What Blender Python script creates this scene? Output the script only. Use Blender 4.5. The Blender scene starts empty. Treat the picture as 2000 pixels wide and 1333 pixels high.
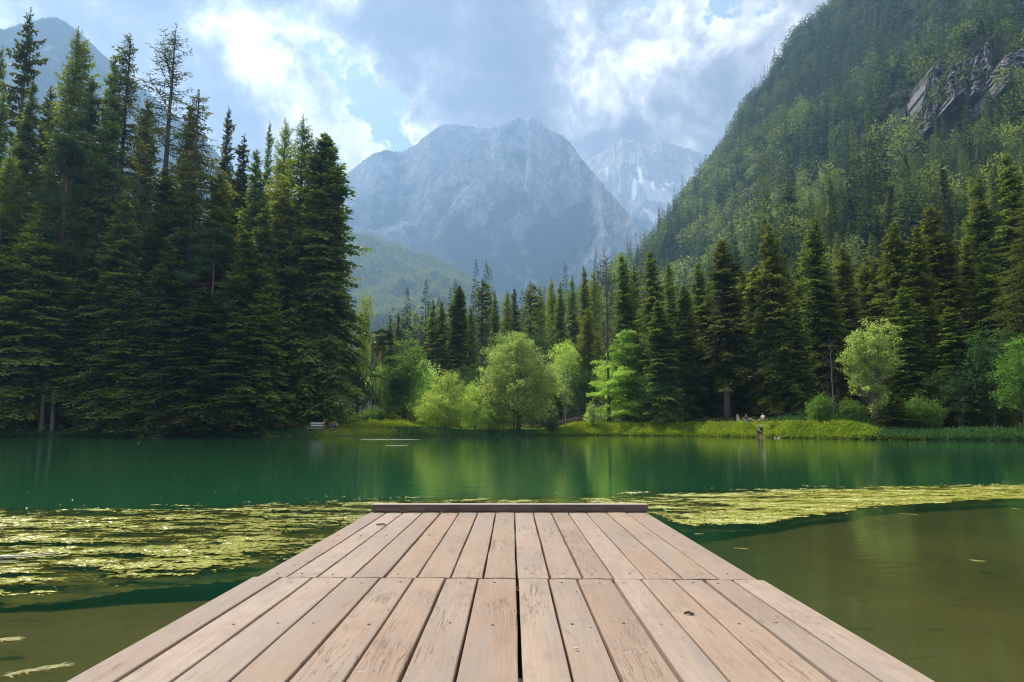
import bpy, math, random
import numpy as np
from mathutils import Vector

R_ = math.radians
random.seed(7)
rng = np.random.default_rng(7)
SC = bpy.context.scene
COL = SC.collection

# ------------------------------------------------------------------ camera
F = 24.0 / 36.0 * 2000.0
PITCH = math.atan(168.5 / F)
CAMZ = 1.0
cam_d = bpy.data.cameras.new('camera')
cam_d.lens = 24.0; cam_d.sensor_width = 36.0
cam_d.clip_start = 0.05; cam_d.clip_end = 40000.0
cam = bpy.data.objects.new('camera', cam_d); COL.objects.link(cam)
cam.location = (0, 0, CAMZ); cam.rotation_euler = (R_(90) + PITCH, 0, 0)
SC.camera = cam

# ------------------------------------------------------------------ sun and sky
SUN_EL, SUN_AZ = 50.0, -44.0          # azimuth from +Y, negative = left
sun_d = bpy.data.lights.new('sun', 'SUN')
sun_d.energy = 5.0; sun_d.angle = R_(0.53); sun_d.color = (1.0, 0.93, 0.82)
sun = bpy.data.objects.new('sun', sun_d); COL.objects.link(sun)
SD = Vector((math.sin(R_(SUN_AZ)) * math.cos(R_(SUN_EL)), math.cos(R_(SUN_AZ)) * math.cos(R_(SUN_EL)), math.sin(R_(SUN_EL))))
sun.rotation_euler = (-SD).to_track_quat('-Z', 'Y').to_euler()
sun.location = (0, 0, 50)

SC.view_settings.view_transform = 'Standard'
SC.view_settings.look = 'None'
SC.view_settings.exposure = 0.74
SC.view_settings.gamma = 1.0
SC.render.engine = 'CYCLES'
SC.cycles.max_bounces = 7
SC.cycles.diffuse_bounces = 3
SC.cycles.glossy_bounces = 3
SC.cycles.transmission_bounces = 4
SC.cycles.transparent_max_bounces = 8
SC.cycles.volume_bounces = 0
SC.cycles.sample_clamp_indirect = 5.0
SC.cycles.filter_width = 1.15


def pdir(px, py):
    """ray direction of a point of the photograph (2000 x 1333), scaled to y = 1"""
    u = (666.5 - py) / F
    y = math.cos(PITCH) - u * math.sin(PITCH)
    z = math.sin(PITCH) + u * math.cos(PITCH)
    return ((px - 1000.0) / F / y, z / y)


def at(px, py, Y):
    a, b = pdir(px, py)
    return (a * Y, Y, CAMZ + b * Y)


def on_plane(px, py, z=0.0):
    a, b = pdir(px, py)
    Y = (z - CAMZ) / b
    return (a * Y, Y)


class NT:
    """little node-tree writer"""
    def __init__(s, tree):
        s.t = tree; tree.nodes.clear()
    def n(s, typ, ins=None, **kw):
        nd = s.t.nodes.new(typ)
        for k, v in kw.items(): setattr(nd, k, v)
        for k, v in (ins or {}).items(): s.put(nd, k, v)
        return nd
    def put(s, nd, k, v):
        sock = nd.inputs[k]
        if isinstance(v, bpy.types.NodeSocket): s.t.links.new(v, sock)
        elif isinstance(v, (tuple, list)) and sock.type == 'RGBA' and len(v) == 3: sock.default_value = (*v, 1.0)
        else: sock.default_value = v
    def m(s, op, a, b=None, c=None, clamp=False):
        nd = s.t.nodes.new('ShaderNodeMath'); nd.operation = op; nd.use_clamp = clamp
        for i, v in enumerate((a, b, c)):
            if v is not None: s.put(nd, i, v)
        return nd.outputs[0]
    def vm(s, op, a, b=None, sc=None):
        nd = s.t.nodes.new('ShaderNodeVectorMath'); nd.operation = op
        s.put(nd, 0, a)
        if b is not None: s.put(nd, 1, b)
        if sc is not None: s.put(nd, 'Scale', sc)
        return nd.outputs['Value'] if op in ('DISTANCE', 'LENGTH', 'DOT_PRODUCT') else nd.outputs[0]
    def mix(s, f, a, b, mode='MIX'):
        nd = s.t.nodes.new('ShaderNodeMix'); nd.data_type = 'RGBA'; nd.blend_type = mode
        s.put(nd, 0, f); s.put(nd, 6, a); s.put(nd, 7, b)
        return nd.outputs[2]
    def ramp(s, f, stops, interp='LINEAR'):
        nd = s.t.nodes.new('ShaderNodeValToRGB'); cr = nd.color_ramp; cr.interpolation = interp
        while len(cr.elements) < len(stops): cr.elements.new(0.5)
        for e, (p, c) in zip(cr.elements, stops):
            e.position = p; e.color = (c, c, c, 1) if not isinstance(c, tuple) else (*c, 1)
        s.put(nd, 0, f)
        return nd.outputs[0]
    def noise(s, vec, scale, detail=4, rough=0.55, dist=0.0, dims='3D', out=0):
        nd = s.t.nodes.new('ShaderNodeTexNoise'); nd.noise_dimensions = dims
        if vec is not None: s.put(nd, 'Vector', vec)
        s.put(nd, 'Scale', scale); s.put(nd, 'Detail', detail); s.put(nd, 'Roughness', rough); s.put(nd, 'Distortion', dist)
        return nd.outputs[out]
    def mapr(s, v, a, b, c=0.0, d=1.0, smooth=False):
        nd = s.t.nodes.new('ShaderNodeMapRange')
        if smooth: nd.interpolation_type = 'SMOOTHSTEP'
        for i, x in enumerate((v, a, b, c, d)): s.put(nd, i, x)
        return nd.outputs[0]


# ---- world: physical sky with a broken cloud deck over it
SKY = 0.10
world = bpy.data.worlds.new('World'); SC.world = world; world.use_nodes = True
W = NT(world.node_tree)
sky = W.n('ShaderNodeTexSky', sky_type='NISHITA', sun_disc=False)
sky.sun_elevation = R_(SUN_EL); sky.sun_rotation = R_(SUN_AZ)
sky.altitude = 900; sky.dust_density = 1.2; sky.ozone_density = 1.0
tc = W.n('ShaderNodeTexCoord'); dvec = tc.outputs['Generated']


def wdir(px, py):
    a, b = pdir(px, py); v = Vector((a, 1, b)); v.normalize(); return tuple(v)


def blobs(items):
    acc = None
    for (px, py, sg, amp) in items:
        d = W.vm('DISTANCE', warp, wdir(px, py))
        g = W.m('POWER', 2.718, W.m('MULTIPLY', W.m('MULTIPLY', d, d), -1.0 / (sg * sg)))
        g = W.m('MULTIPLY', g, amp)
        acc = g if acc is None else W.m('ADD', acc, g)
    return acc


wn = W.noise(dvec, 5.0, 6, 0.65, out=1)
warp = W.vm('ADD', dvec, W.vm('SCALE', W.vm('SUBTRACT', wn, (0.5, 0.5, 0.5)), sc=0.24))
big = W.noise(warp, 3.2, 6, 0.60)
fine = W.noise(dvec, 11.0, 8, 0.62, 0.35)
puff = W.n('ShaderNodeTexVoronoi', {'Vector': W.vm('ADD', dvec, W.vm('SCALE', W.vm('SUBTRACT', W.noise(dvec, 26, 3, .6, out=1), (.5, .5, .5)), sc=.05)), 'Scale': 15.0, 'Detail': 1.0, 'Roughness': .55}, feature='SMOOTH_F1')
puffv = W.m('SUBTRACT', .5, puff.outputs['Distance'])
# thickness of the cloud
thick = W.m('ADD', W.m('ADD', W.m('MULTIPLY', big, 0.75), W.m('MULTIPLY', fine, 0.75)), W.m('MULTIPLY', puffv, .30))
thick = W.m('SUBTRACT', thick, 0.075)
gapf = blobs([(575, 95, .030, -.30), (640, 135, .035, -.34), (700, 175, .042, -.38), (745, 215, .038, -.40), (785, 255, .030, -.34), (1230, 10, .03, -.25),
              (540, 60, .025, -.2), (1435, 2, .035, -.55), (1285, 20, .028, -.45), (1120, -10, .03, -.3), (330, 240, .05, -.25),
              (900, 110, .16, .34), (1080, 200, .14, .30), (1450, 230, .12, .2), (300, 100, .16, .22),
              (1300, 160, .12, .10), (600, 225, .065, .20), (835, 195, .035, .26), (-200, 100, .4, .1), (1900, 0, .3, .1)])
T = W.m('ADD', thick, gapf)
cover = W.mapr(T, 0.42, 0.60, smooth=True)
# lit edges and thin places glow, thick cores are grey
lit = blobs([(520, 130, .045, .35), (590, 215, .065, .50), (680, 265, .055, .45), (760, 285, .04, .45), (830, 190, .045, .60),
             (1190, 175, .050, .45), (1270, 110, .055, .50), (1390, 60, .05, .30), (1120, 250, .05, .25), (1250, 215, .045, .45),
             (430, 25, .03, .5), (690, 10, .035, .4), (1150, 15, .05, .4), (1590, 80, .07, .5), (100, 60, .15, .15),
             (930, 130, .12, -.22), (1060, 190, .11, -.22), (820, 60, .08, -.25), (1420, 250, .08, -.28), (400, 190, .07, -.28),
             (1010, 60, .1, -.25), (180, 20, .08, -.15), (330, 10, .1, -.15)])
br = W.m('ADD', W.m('ADD', lit, W.m('MULTIPLY', W.m('SUBTRACT', fine, 0.5), 2.9)), W.m('MULTIPLY', puffv, .55))
back = W.vm('DISTANCE', dvec, (.30, -.80, .52))
br = W.m('ADD', br, W.mapr(back, 1.15, .3, 0.0, .55))  # unseen bright cloud added behind the camera to fill camera-facing sides
br = W.m('ADD', br, W.m('MULTIPLY', W.m('SUBTRACT', 0.60, big), 1.5))
br = W.m('ADD', br, W.mapr(T, 0.72, 0.55, 0.0, 0.30))
ccol = W.ramp(W.mapr(br, -0.85, 1.10), [(0.0, (.15, .15, .175)), (0.28, (.22, .22, .25)), (0.46, (.34, .335, .355)), (0.60, (.56, .55, .555)), (0.76, (1.05, 1.01, .97)), (0.90, (1.6, 1.54, 1.42)), (1.0, (1.9, 1.82, 1.66))])
ccol = W.vm('SCALE', ccol, sc=1.0 / SKY)
skyc = W.mix(0.5, W.mix(1.0, sky.outputs[0], (0.95, 1.0, 1.0), 'MULTIPLY'), (6.0, 7.4, 8.2))
wcol = W.mix(cover, skyc, ccol)
world.cycles.sampling_method = 'MANUAL'; world.cycles.sample_map_resolution = 512
bg = W.n('ShaderNodeBackground', {'Color': wcol, 'Strength': SKY})
W.n('ShaderNodeOutputWorld', {'Surface': bg.outputs[0]})


# ------------------------------------------------------------------ helpers
def mesh_np(name, V, Fc, attrs=None, smooth=False):
    """V (n,3); Fc a list of (m,3)/(m,4) index arrays; attrs {name: (domain, values)}"""
    if not isinstance(Fc, list): Fc = [Fc]
    Fc = [np.asarray(f, dtype=np.int32) for f in Fc if len(f)]
    me = bpy.data.meshes.new(name)
    me.vertices.add(len(V)); me.vertices.foreach_set('co', np.asarray(V, dtype=np.float32).ravel())
    loops = np.concatenate([f.ravel() for f in Fc])
    tot = np.concatenate([np.full(len(f), f.shape[1], dtype=np.int32) for f in Fc])
    me.loops.add(len(loops)); me.loops.foreach_set('vertex_index', loops)
    me.polygons.add(len(tot))
    start = np.concatenate([[0], np.cumsum(tot)[:-1]]).astype(np.int32)
    me.polygons.foreach_set('loop_start', start); me.polygons.foreach_set('loop_total', tot)
    me.polygons.foreach_set('use_smooth', np.full(len(tot), smooth))
    for an, (dom, vals) in (attrs or {}).items():
        a = me.attributes.new(an, 'FLOAT', dom); a.data.foreach_set('value', np.asarray(vals, dtype=np.float32))
    me.update(calc_edges=True); me.validate(clean_customdata=False)
    return me


def link(name, me, mats=None, parent=None, loc=(0, 0, 0)):
    if me is not None and mats is not None and len(me.materials) == 0:
        for m_ in (mats if isinstance(mats, (list, tuple)) else [mats]): me.materials.append(m_)
    o = bpy.data.objects.new(name, me); COL.objects.link(o); o.location = loc
    if parent is not None: o.parent = parent
    return o


def tag(o, label=None, cat=None, group=None, kind=None):
    if label: o['label'] = label
    if cat: o['category'] = cat
    if group: o['group'] = group
    if kind: o['kind'] = kind
    return o


def copy_tree(o, parent=None):
    c = o.copy(); COL.objects.link(c); c.parent = parent
    for k in ('label', 'category', 'group'):
        pass
    for ch in list(o.children): copy_tree(ch, c)
    return c


def leaf_quads(P, D, N, L, Wd, bend=0.0):
    """n leaf-shaped quads: origin P, direction D, normal N, length L, width Wd"""
    D = D / (np.linalg.norm(D, axis=1, keepdims=True) + 1e-9)
    S = np.cross(D, N); S /= (np.linalg.norm(S, axis=1, keepdims=True) + 1e-9)
    Nn = np.cross(S, D)
    L = np.asarray(L).reshape(-1, 1) * np.ones((len(P), 1)); Wd = np.asarray(Wd).reshape(-1, 1) * np.ones((len(P), 1))
    a = P; b = P + D * L * .45 + S * Wd * .5 + Nn * L * bend; c = P + D * L; d = P + D * L * .45 - S * Wd * .5 + Nn * L * bend
    V = np.stack([a, b, c, d], 1).reshape(-1, 3)
    Fq = np.arange(len(P) * 4).reshape(-1, 4)
    return V, Fq


def prisms(A, B, ra, rb, k=4):
    """tapered k-sided rods from A to B"""
    D = B - A; D /= (np.linalg.norm(D, axis=1, keepdims=True) + 1e-9)
    up = np.where(np.abs(D[:, 2:3]) > .9, np.array([[1., 0, 0]]), np.array([[0, 0, 1.]]))
    S = np.cross(D, up); S /= np.linalg.norm(S, axis=1, keepdims=True); T_ = np.cross(D, S)
    ra = np.asarray(ra).reshape(-1, 1); rb = np.asarray(rb).reshape(-1, 1)
    rings = []
    for (C_, r_) in ((A, ra), (B, rb)):
        for i in range(k):
            t = 2 * math.pi * i / k
            rings.append(C_ + (S * math.cos(t) + T_ * math.sin(t)) * r_)
    V = np.stack(rings, 1).reshape(-1, 3)
    n = len(A); base = (np.arange(n) * 2 * k)[:, None]
    Fs = [base + np.array([[i, (i + 1) % k, k + (i + 1) % k, k + i]]) for i in range(k)]
    return V, np.concatenate(Fs, 0)


def tube(P, Rr, k=8):
    """one tapered tube through points P with radii Rr, capped by convergence"""
    P = np.asarray(P, float); Rr = np.asarray(Rr, float); n = len(P)
    T_ = np.gradient(P, axis=0); T_ /= np.linalg.norm(T_, axis=1, keepdims=True)
    ref = np.array([1., 0, 0]) if abs(T_[0][2]) > .7 else np.array([0, 0, 1.])
    S = np.cross(T_, ref); S /= np.linalg.norm(S, axis=1, keepdims=True); U = np.cross(T_, S)
    ang = np.arange(k) * 2 * math.pi / k
    V = P[:, None, :] + Rr[:, None, None] * (S[:, None, :] * np.cos(ang)[None, :, None] + U[:, None, :] * np.sin(ang)[None, :, None])
    V = V.reshape(-1, 3)
    i = np.arange(n - 1)[:, None] * k; j = np.arange(k)[None, :]; j2 = (j + 1) % k
    Fq = np.stack([i + j, i + j2, i + k + j2, i + k + j], -1).reshape(-1, 4)
    V = np.concatenate([V, P[:1], P[-1:]], 0)
    c0, c1 = n * k, n * k + 1
    jj = np.arange(k)
    Ft = np.concatenate([np.stack([np.full(k, c0), (jj + 1) % k, jj], 1), np.stack([np.full(k, c1), (n - 1) * k + jj, (n - 1) * k + (jj + 1) % k], 1)], 0)
    return V, Fq, Ft


class Bag:
    def __init__(s): s.V = []; s.Q = []; s.T = []; s.tq = []; s.tt = []; s.n = 0
    def add(s, V, Q=None, T=None, tint=0.5):
        s.V.append(V)
        if Q is not None and len(Q): s.Q.append(Q + s.n); s.tq.append(np.broadcast_to(np.asarray(tint, float), (len(Q),)))
        if T is not None and len(T): s.T.append(T + s.n); s.tt.append(np.full(len(T), .5))
        s.n += len(V)
    def mesh(s, name, smooth=False):
        V = np.concatenate(s.V, 0); Fs = []; at_ = []
        if s.Q: Fs.append(np.concatenate(s.Q, 0)); at_.append(np.concatenate(s.tq))
        if s.T: Fs.append(np.concatenate(s.T, 0)); at_.append(np.concatenate(s.tt))
        return mesh_np(name, V, Fs, {'tint': ('FACE', np.concatenate(at_))}, smooth)


_perm = np.random.default_rng(11).permutation(4096)


def _h(ix, iy):
    return _perm[(_perm[ix & 4095] + iy) & 4095] / 4095.0


def vnoise(x, y):
    x0 = np.floor(x).astype(int); y0 = np.floor(y).astype(int); fx = x - x0; fy = y - y0
    fx = fx * fx * fx * (fx * (fx * 6 - 15) + 10); fy = fy * fy * fy * (fy * (fy * 6 - 15) + 10)
    a = _h(x0, y0); b = _h(x0 + 1, y0); c = _h(x0, y0 + 1); d = _h(x0 + 1, y0 + 1)
    return a + (b - a) * fx + (c - a) * fy + (a - b - c + d) * fx * fy


def fbm(x, y, o=5, g=.5, l=2.03):
    x, y = np.broadcast_arrays(np.asarray(x, float), np.asarray(y, float)); s = np.zeros(x.shape); a = 1.0; t = 0
    for i in range(o):
        s += a * vnoise(x + 17.3 * i, y - 9.1 * i); t += a; a *= g; x = x * l; y = y * l
    return s / t


def ridged(x, y, o=5, g=.55, l=2.07):
    s = np.zeros_like(np.asarray(x, float)); a = 1.0; t = 0; w = 1.0
    for i in range(o):
        n = 1 - np.abs(2 * vnoise(x + 31.7 * i, y + 13.3 * i) - 1); n = n * n
        s += a * n * w; w = np.clip(n * 1.6, 0, 1); t += a; a *= g; x = x * l; y = y * l
    return s / t


def sst(x, a, b):
    t = np.clip((x - a) / (b - a), 0, 1); return t * t * (3 - 2 * t)


def box_vf(x0, x1, y0, y1, z0, z1):
    V = np.array([(x, y, z) for x in (x0, x1) for y in (y0, y1) for z in (z0, z1)], float)
    Fq = np.array([(0, 1, 3, 2), (4, 6, 7, 5), (0, 4, 5, 1), (2, 3, 7, 6), (0, 2, 6, 4), (1, 5, 7, 3)])
    return V, Fq


def bev(o, w, seg=2):
    b = o.modifiers.new('bevel', 'BEVEL'); b.width = w; b.segments = seg; b.limit_method = 'ANGLE'
    return o


# ------------------------------------------------------------------ materials
def mat(name):
    m_ = bpy.data.materials.new(name); m_.use_nodes = True
    return m_, NT(m_.node_tree)


def out(N, surf, disp=None):
    o = N.n('ShaderNodeOutputMaterial', {'Surface': surf})
    return o


def foliage(name, ca, cb, trans=0.35, tc_=None, var=0.5):
    """leaf material: two leaf colours mixed leaf by leaf, each object a little different; thin leaves let light through"""
    m_, N = mat(name)
    at_ = N.n('ShaderNodeAttribute', attribute_name='tint'); oi = N.n('ShaderNodeObjectInfo')
    c = N.mix(at_.outputs['Fac'], ca, cb)
    k = N.mapr(oi.outputs['Random'], 0, 1, 1 - var * .5, 1 + var * .5)
    c = N.vm('SCALE', c, sc=k)
    hs = N.n('ShaderNodeHueSaturation', {'Hue': N.mapr(N.m('FRACT', N.m('MULTIPLY', oi.outputs['Random'], 7.31)), 0, 1, .485, .515), 'Saturation': 1.0, 'Value': 1.0, 'Color': c})
    c = hs.outputs[0]
    p = N.n('ShaderNodeBsdfPrincipled', {'Base Color': c, 'Roughness': .55, 'Specular IOR Level': .25})
    t = N.n('ShaderNodeBsdfTranslucent', {'Color': N.mix(1.0, c, tc_ or (1.9, 1.8, .55), 'MULTIPLY')})
    out(N, N.n('ShaderNodeMixShader', {0: trans, 1: p.outputs[0], 2: t.outputs[0]}).outputs[0])
    return m_


M = {}
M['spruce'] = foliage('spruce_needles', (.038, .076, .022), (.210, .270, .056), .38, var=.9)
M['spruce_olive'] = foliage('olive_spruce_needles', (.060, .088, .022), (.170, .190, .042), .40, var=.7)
M['larch'] = foliage('larch_needles', (.085, .140, .026), (.230, .280, .060), .52)
M['larch_grey'] = foliage('thin_larch_needles', (.045, .065, .030), (.085, .105, .040), .30)
M['pine'] = foliage('pine_needles', (.030, .065, .030), (.070, .120, .045), .25)
M['leaf_yellow'] = foliage('yellow_green_leaves', (.170, .260, .050), (.470, .580, .170), .55, (1.65, 1.75, .85))
M['leaf_willow'] = foliage('silver_green_leaves', (.210, .300, .085), (.560, .660, .240), .50, (1.5, 1.6, .95))
M['leaf_green'] = foliage('green_leaves', (.055, .130, .036), (.180, .300, .070), .48)
M['leaf_dark'] = foliage('dark_green_leaves', (.030, .080, .034), (.075, .150, .048), .38)
M['leaf_bright'] = foliage('bright_birch_leaves', (.150, .250, .075), (.440, .530, .200), .50, (1.7, 1.7, .8))
M['herb'] = foliage('meadow_herbs', (.080, .175, .018), (.300, .380, .050), .50, var=0.0)
M['grass'] = foliage('bank_grass', (.080, .150, .022), (.260, .300, .045), .48, var=0.0)
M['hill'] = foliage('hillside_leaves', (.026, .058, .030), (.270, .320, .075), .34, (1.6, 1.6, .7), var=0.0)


def bark(name, ca, cb, sc=3.0):
    m_, N = mat(name)
    tcn = N.n('ShaderNodeTexCoord'); mp = N.n('ShaderNodeMapping', {'Vector': tcn.outputs['Object'], 'Scale': (5, 5, .8)})
    n1 = N.noise(mp.outputs[0], sc, 5, .65)
    c = N.mix(N.mapr(n1, .3, .7), ca, cb)
    bp = N.n('ShaderNodeBump', {'Height': n1, 'Strength': .6, 'Distance': .05})
    p = N.n('ShaderNodeBsdfPrincipled', {'Base Color': c, 'Roughness': .85, 'Normal': bp.outputs[0]})
    out(N, p.outputs[0]); return m_


M['bark'] = bark('grey_brown_bark', (.050, .042, .036), (.150, .130, .115))
M['bark_pine'] = bark('reddish_pine_bark', (.120, .050, .030), (.300, .150, .090))
M['bark_pale'] = bark('pale_bark', (.130, .120, .100), (.330, .310, .280))
M['dead'] = bark('dead_wood', (.130, .100, .090), (.260, .220, .200))


# ------------------------------------------------------------------ terrain
SH_AZ = np.array([-180, -120, -90, -60, -36.6, -24, -12.6, -7.2, 0, 8.5, 14, 19.7, 24, 27.5, 32, 36.6, 60, 90, 120, 180.])
SH_R = np.array([8, 26, 60, 88, 92, 82, 79, 81, 85, 85.5, 80, 71.5, 66.5, 63.5, 63, 62.5, 62, 50, 24, 8.])


def shore_r(az):
    r = np.interp(az, SH_AZ, SH_R)
    return r + .9 * (vnoise(az * .6 + 40, az * 0 + 3) - .5) + .5 * (vnoise(az * 2.1, az * 0 + 9) - .5)


PXT = lambda px: np.degrees(np.arctan((np.asarray(px, float) - 1000) / 1344.0))
# right hill: ridge line of the terrain (photo x, photo y of the bare ground, distance)
HILL = np.array([(-600, 830, 400), (500, 815, 300), (700, 742, 220), (850, 716, 250), (1000, 684, 275), (1100, 640, 330), (1180, 592, 420), (1235, 540, 620), (1290, 482, 760),
                 (1340, 412, 830), (1400, 340, 860), (1450, 278, 870), (1480, 222, 870), (1530, 165, 860), (1560, 120, 850), (1600, 68, 850),
                 (1660, 26, 850), (1720, -40, 840), (1800, -115, 820), (2000, -300, 800), (2400, -480, 760), (3200, -500, 700)], float)
H_AZ = PXT(HILL[:, 0])
H_EL = np.array([pdir(px, py)[1] * math.cos(math.atan(pdir(px, py)[0])) for px, py, r in HILL])   # tan of elevation per horizontal distance
H_R = HILL[:, 2]
H_EL[0] = .005; H_EL[1] = .008
H_AZ = np.concatenate([[-180, -90], H_AZ, [85, 110, 150, 180]]); H_EL = np.concatenate([[.02, .01], H_EL, [.42, .2, .05, .02]]); H_R = np.concatenate([[400, 400], H_R, [650, 600, 500, 400]])


def hill_params(az):
    return np.interp(az, H_AZ, H_EL), np.interp(az, H_AZ, H_R)


def hill_g(t):
    lo = np.power(np.clip(t, 0, 1), 1.55)
    return np.where(t <= 1, lo, 1 - .45 * sst(t, 1.0, 2.2))


BED = .25                      # the still water hides its depth: the bed lies this much of the optical depth below the surface


def ground_h(x, y):
    x = np.asarray(x, float); y = np.asarray(y, float)
    r = np.hypot(x, y); az = np.degrees(np.arctan2(x, y))
    s = r - shore_r(az)
    # bank
    meadow = sst(az, 3, 6) * (1 - sst(az, 26, 29))
    clear = sst(az, -19, -14) * (1 - sst(az, -7, -4))
    top = .42 + .75 * meadow + .30 * clear
    land = top * sst(s, -.2, 2.6) + (.020 + .02 * meadow + .02 * clear) * np.clip(s, 0, 30) + .10 * (fbm(x * .3, y * .3, 3) - .5) * sst(s, 0, 3)
    dirt = np.exp(-((az - PXT(1484)) / .45) ** 2) * (1 - sst(s, 2.2, 4.0))
    land = land * (1 - .75 * dirt)
    el, R1 = hill_params(az)
    R0 = 96 + 10 * (1 - sst(az, 10, 30)) + 20 * sst(-az, 5, 20)
    t = (r - R0) / (R1 - R0)
    hh = (el * R1 - 1.0) * hill_g(t) * (t > 0)
    hh = hh + sst(t, 0, .15) * (1 - sst(t, .80, 1.0)) * sst(az, 8, 16) * (ridged(x / 170., y / 170., 3) - .45) * 60
    # lake bed: a shallow sandy shelf round the dock, then the drop-off
    nzb = .9 * (fbm(x * .45 + 5, y * .45, 3) - .5)
    dl_ = .26 + .05 * fbm(x * .8, y * .8, 4) + 2.8 * sst(y + nzb, 3.9, 8.5)
    dc_ = .34 + .8 * sst(y, 1.5, 8.0) + 1.5 * sst(y, 7, 12)
    dr_ = .20 + .05 * fbm(x * .8, y * .8, 4) + .16 * sst(y, 2, 9) + 3.0 * sst(y + nzb, 9.5, 14)
    mr = sst(x - .06 * y, .4, 2.3)
    near_ = np.where(x < 0, dl_, dc_ * (1 - mr) + dr_ * mr); near_ = np.where(x < 0, dl_ * sst(-x, 0, 1.2) + dc_ * (1 - sst(-x, 0, 1.2)), near_)
    bed = -np.maximum(near_, 3.2 * sst(r, 13, 19))
    bed = bed * BED
    bed = bed * sst(-s, -.1, 1.6)
    return np.where(s < 0, bed + top * .0, land + hh)


def gz(x, y):
    return float(ground_h(np.array([x]), np.array([y]))[0])


# polar ground sheet reaching the horizon
azs = np.concatenate([np.arange(-180, -50, 1.5), np.arange(-50, 60, .22), np.arange(60, 180, 1.5)])
rs = np.concatenate([np.linspace(0, 14, 90, endpoint=False), np.linspace(14, 46, 24, endpoint=False), np.linspace(46, 120, 220, endpoint=False),
                     np.geomspace(120, 1000, 230, endpoint=False), np.geomspace(1000, 9000, 24)])
A_, R2 = np.meshgrid(azs, rs, indexing='ij')
X_ = R2 * np.sin(np.radians(A_)); Y_ = R2 * np.cos(np.radians(A_)); Z_ = ground_h(X_, Y_)
Z_ = Z_ - .15 * (R2 > 1000)
na, nr = A_.shape
ii, jj = np.meshgrid(np.arange(na), np.arange(nr - 1), indexing='ij')
i2 = (ii + 1) % na
GQ = np.stack([ii * nr + jj, ii * nr + jj + 1, i2 * nr + jj + 1, i2 * nr + jj], -1).reshape(-1, 4)
S_ = R2 - shore_r(A_)
meadow_w = sst(A_, 2.5, 5) * (1 - sst(A_, 27, 30)) * (1 - sst(S_, 9, 15)) * sst(S_, .2, .9)
clear_w = sst(A_, -19, -15) * (1 - sst(A_, 0, 3)) * (1 - sst(S_, 30, 45)) * sst(S_, .2, .9)
dirt_shadow_w = np.exp(-((A_ - PXT(1484)) / .40) ** 2) * (1 - sst(S_, 2.5, 4.5)) + np.exp(-((A_ - PXT(644)) / .8) ** 2 - ((S_ - 3.0) / 1.0) ** 2) * .8  # dirt notch at the water; last term paints the bench's shadow as soil
grass_w = np.clip(np.maximum(meadow_w, clear_w) - dirt_shadow_w, 0, 1)
far_w = sst(S_, 14, 60)
gme = mesh_np('ground', np.stack([X_.ravel(), Y_.ravel(), Z_.ravel()], 1), GQ,
              {'grass': ('POINT', grass_w.ravel()), 'far': ('POINT', far_w.ravel()), 'lake': ('POINT', sst(-S_, -.3, .3).ravel()), 'rock': ('POINT', np.zeros(na * nr))}, True)
m_, N = mat('ground_soil')
g_ = N.n('ShaderNodeAttribute', attribute_name='grass').outputs['Fac']; f_ = N.n('ShaderNodeAttribute', attribute_name='far').outputs['Fac']
l_ = N.n('ShaderNodeAttribute', attribute_name='lake').outputs['Fac']
geo = N.n('ShaderNodeNewGeometry'); pos = geo.outputs['Position']
n1 = N.noise(pos, .9, 6, .6); n2 = N.noise(pos, .03, 5, .6)
soil = N.mix(N.mapr(n1, .3, .7), (.050, .036, .024), (.110, .085, .055))
gr = N.mix(N.mapr(n1, .3, .7), (.10, .17, .022), (.26, .30, .045))
fo = N.mix(N.mapr(n2, .35, .65), (.022, .034, .018), (.050, .062, .030))
sep = N.n('ShaderNodeSeparateXYZ', {0: pos})
streak = N.noise(N.n('ShaderNodeMapping', {'Vector': pos, 'Scale': (1.6, 5.5, 1)}).outputs[0], 1.9, 5, .62, .3)
bedc = N.mix(N.m('MULTIPLY', N.mapr(streak, .57, .70), .75), N.mix(N.mapr(N.noise(pos, .7, 4), .3, .7), (.135, .118, .062), (.205, .175, .098)), (.060, .060, .028))
c = N.mix(f_, soil, fo); c = N.mix(g_, c, gr); c = N.mix(l_, c, bedc)
bp = N.n('ShaderNodeBump', {'Height': n1, 'Strength': .5, 'Distance': .06})
out(N, N.n('ShaderNodeBsdfPrincipled', {'Base Color': c, 'Roughness': .95, 'Specular IOR Level': .1, 'Normal': bp.outputs[0]}).outputs[0])
M['ground'] = m_
tag(link('ground', gme, M['ground']), kind='structure')

# ------------------------------------------------------------------ water
waz = np.concatenate([np.arange(-180, -60, 3), np.arange(-60, 60, .5), np.arange(60, 180, 3)])
wr = np.concatenate([np.linspace(0, 16, 60, endpoint=False), np.linspace(16, 1, 1) * 0 + 16, np.linspace(20, 96, 30)])
wr = np.unique(wr)
A2, RR = np.meshgrid(waz, wr, indexing='ij')
RR = np.minimum(RR, shore_r(A2) + .35)
WX = RR * np.sin(np.radians(A2)); WY = RR * np.cos(np.radians(A2))
dep = -ground_h(WX, WY) / BED
na, nr = A2.shape
ii, jj = np.meshgrid(np.arange(na), np.arange(nr - 1), indexing='ij'); i2 = (ii + 1) % na
WQ = np.stack([ii * nr + jj, i2 * nr + jj, i2 * nr + jj + 1, ii * nr + jj + 1], -1).reshape(-1, 4)
near = [(-500, 1230), (-200, 1190), (0, 1168), (110, 1160), (230, 1142), (330, 1130), (470, 1118), (560, 1100), (650, 1060), (730, 1020), (1000, 1006), (1262, 1002), (1330, 1028), (1420, 1028), (1500, 1024), (1560, 1012), (1640, 1004), (1700, 992), (1800, 986), (2000, 977), (2300, 966), (2800, 955)]
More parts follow.
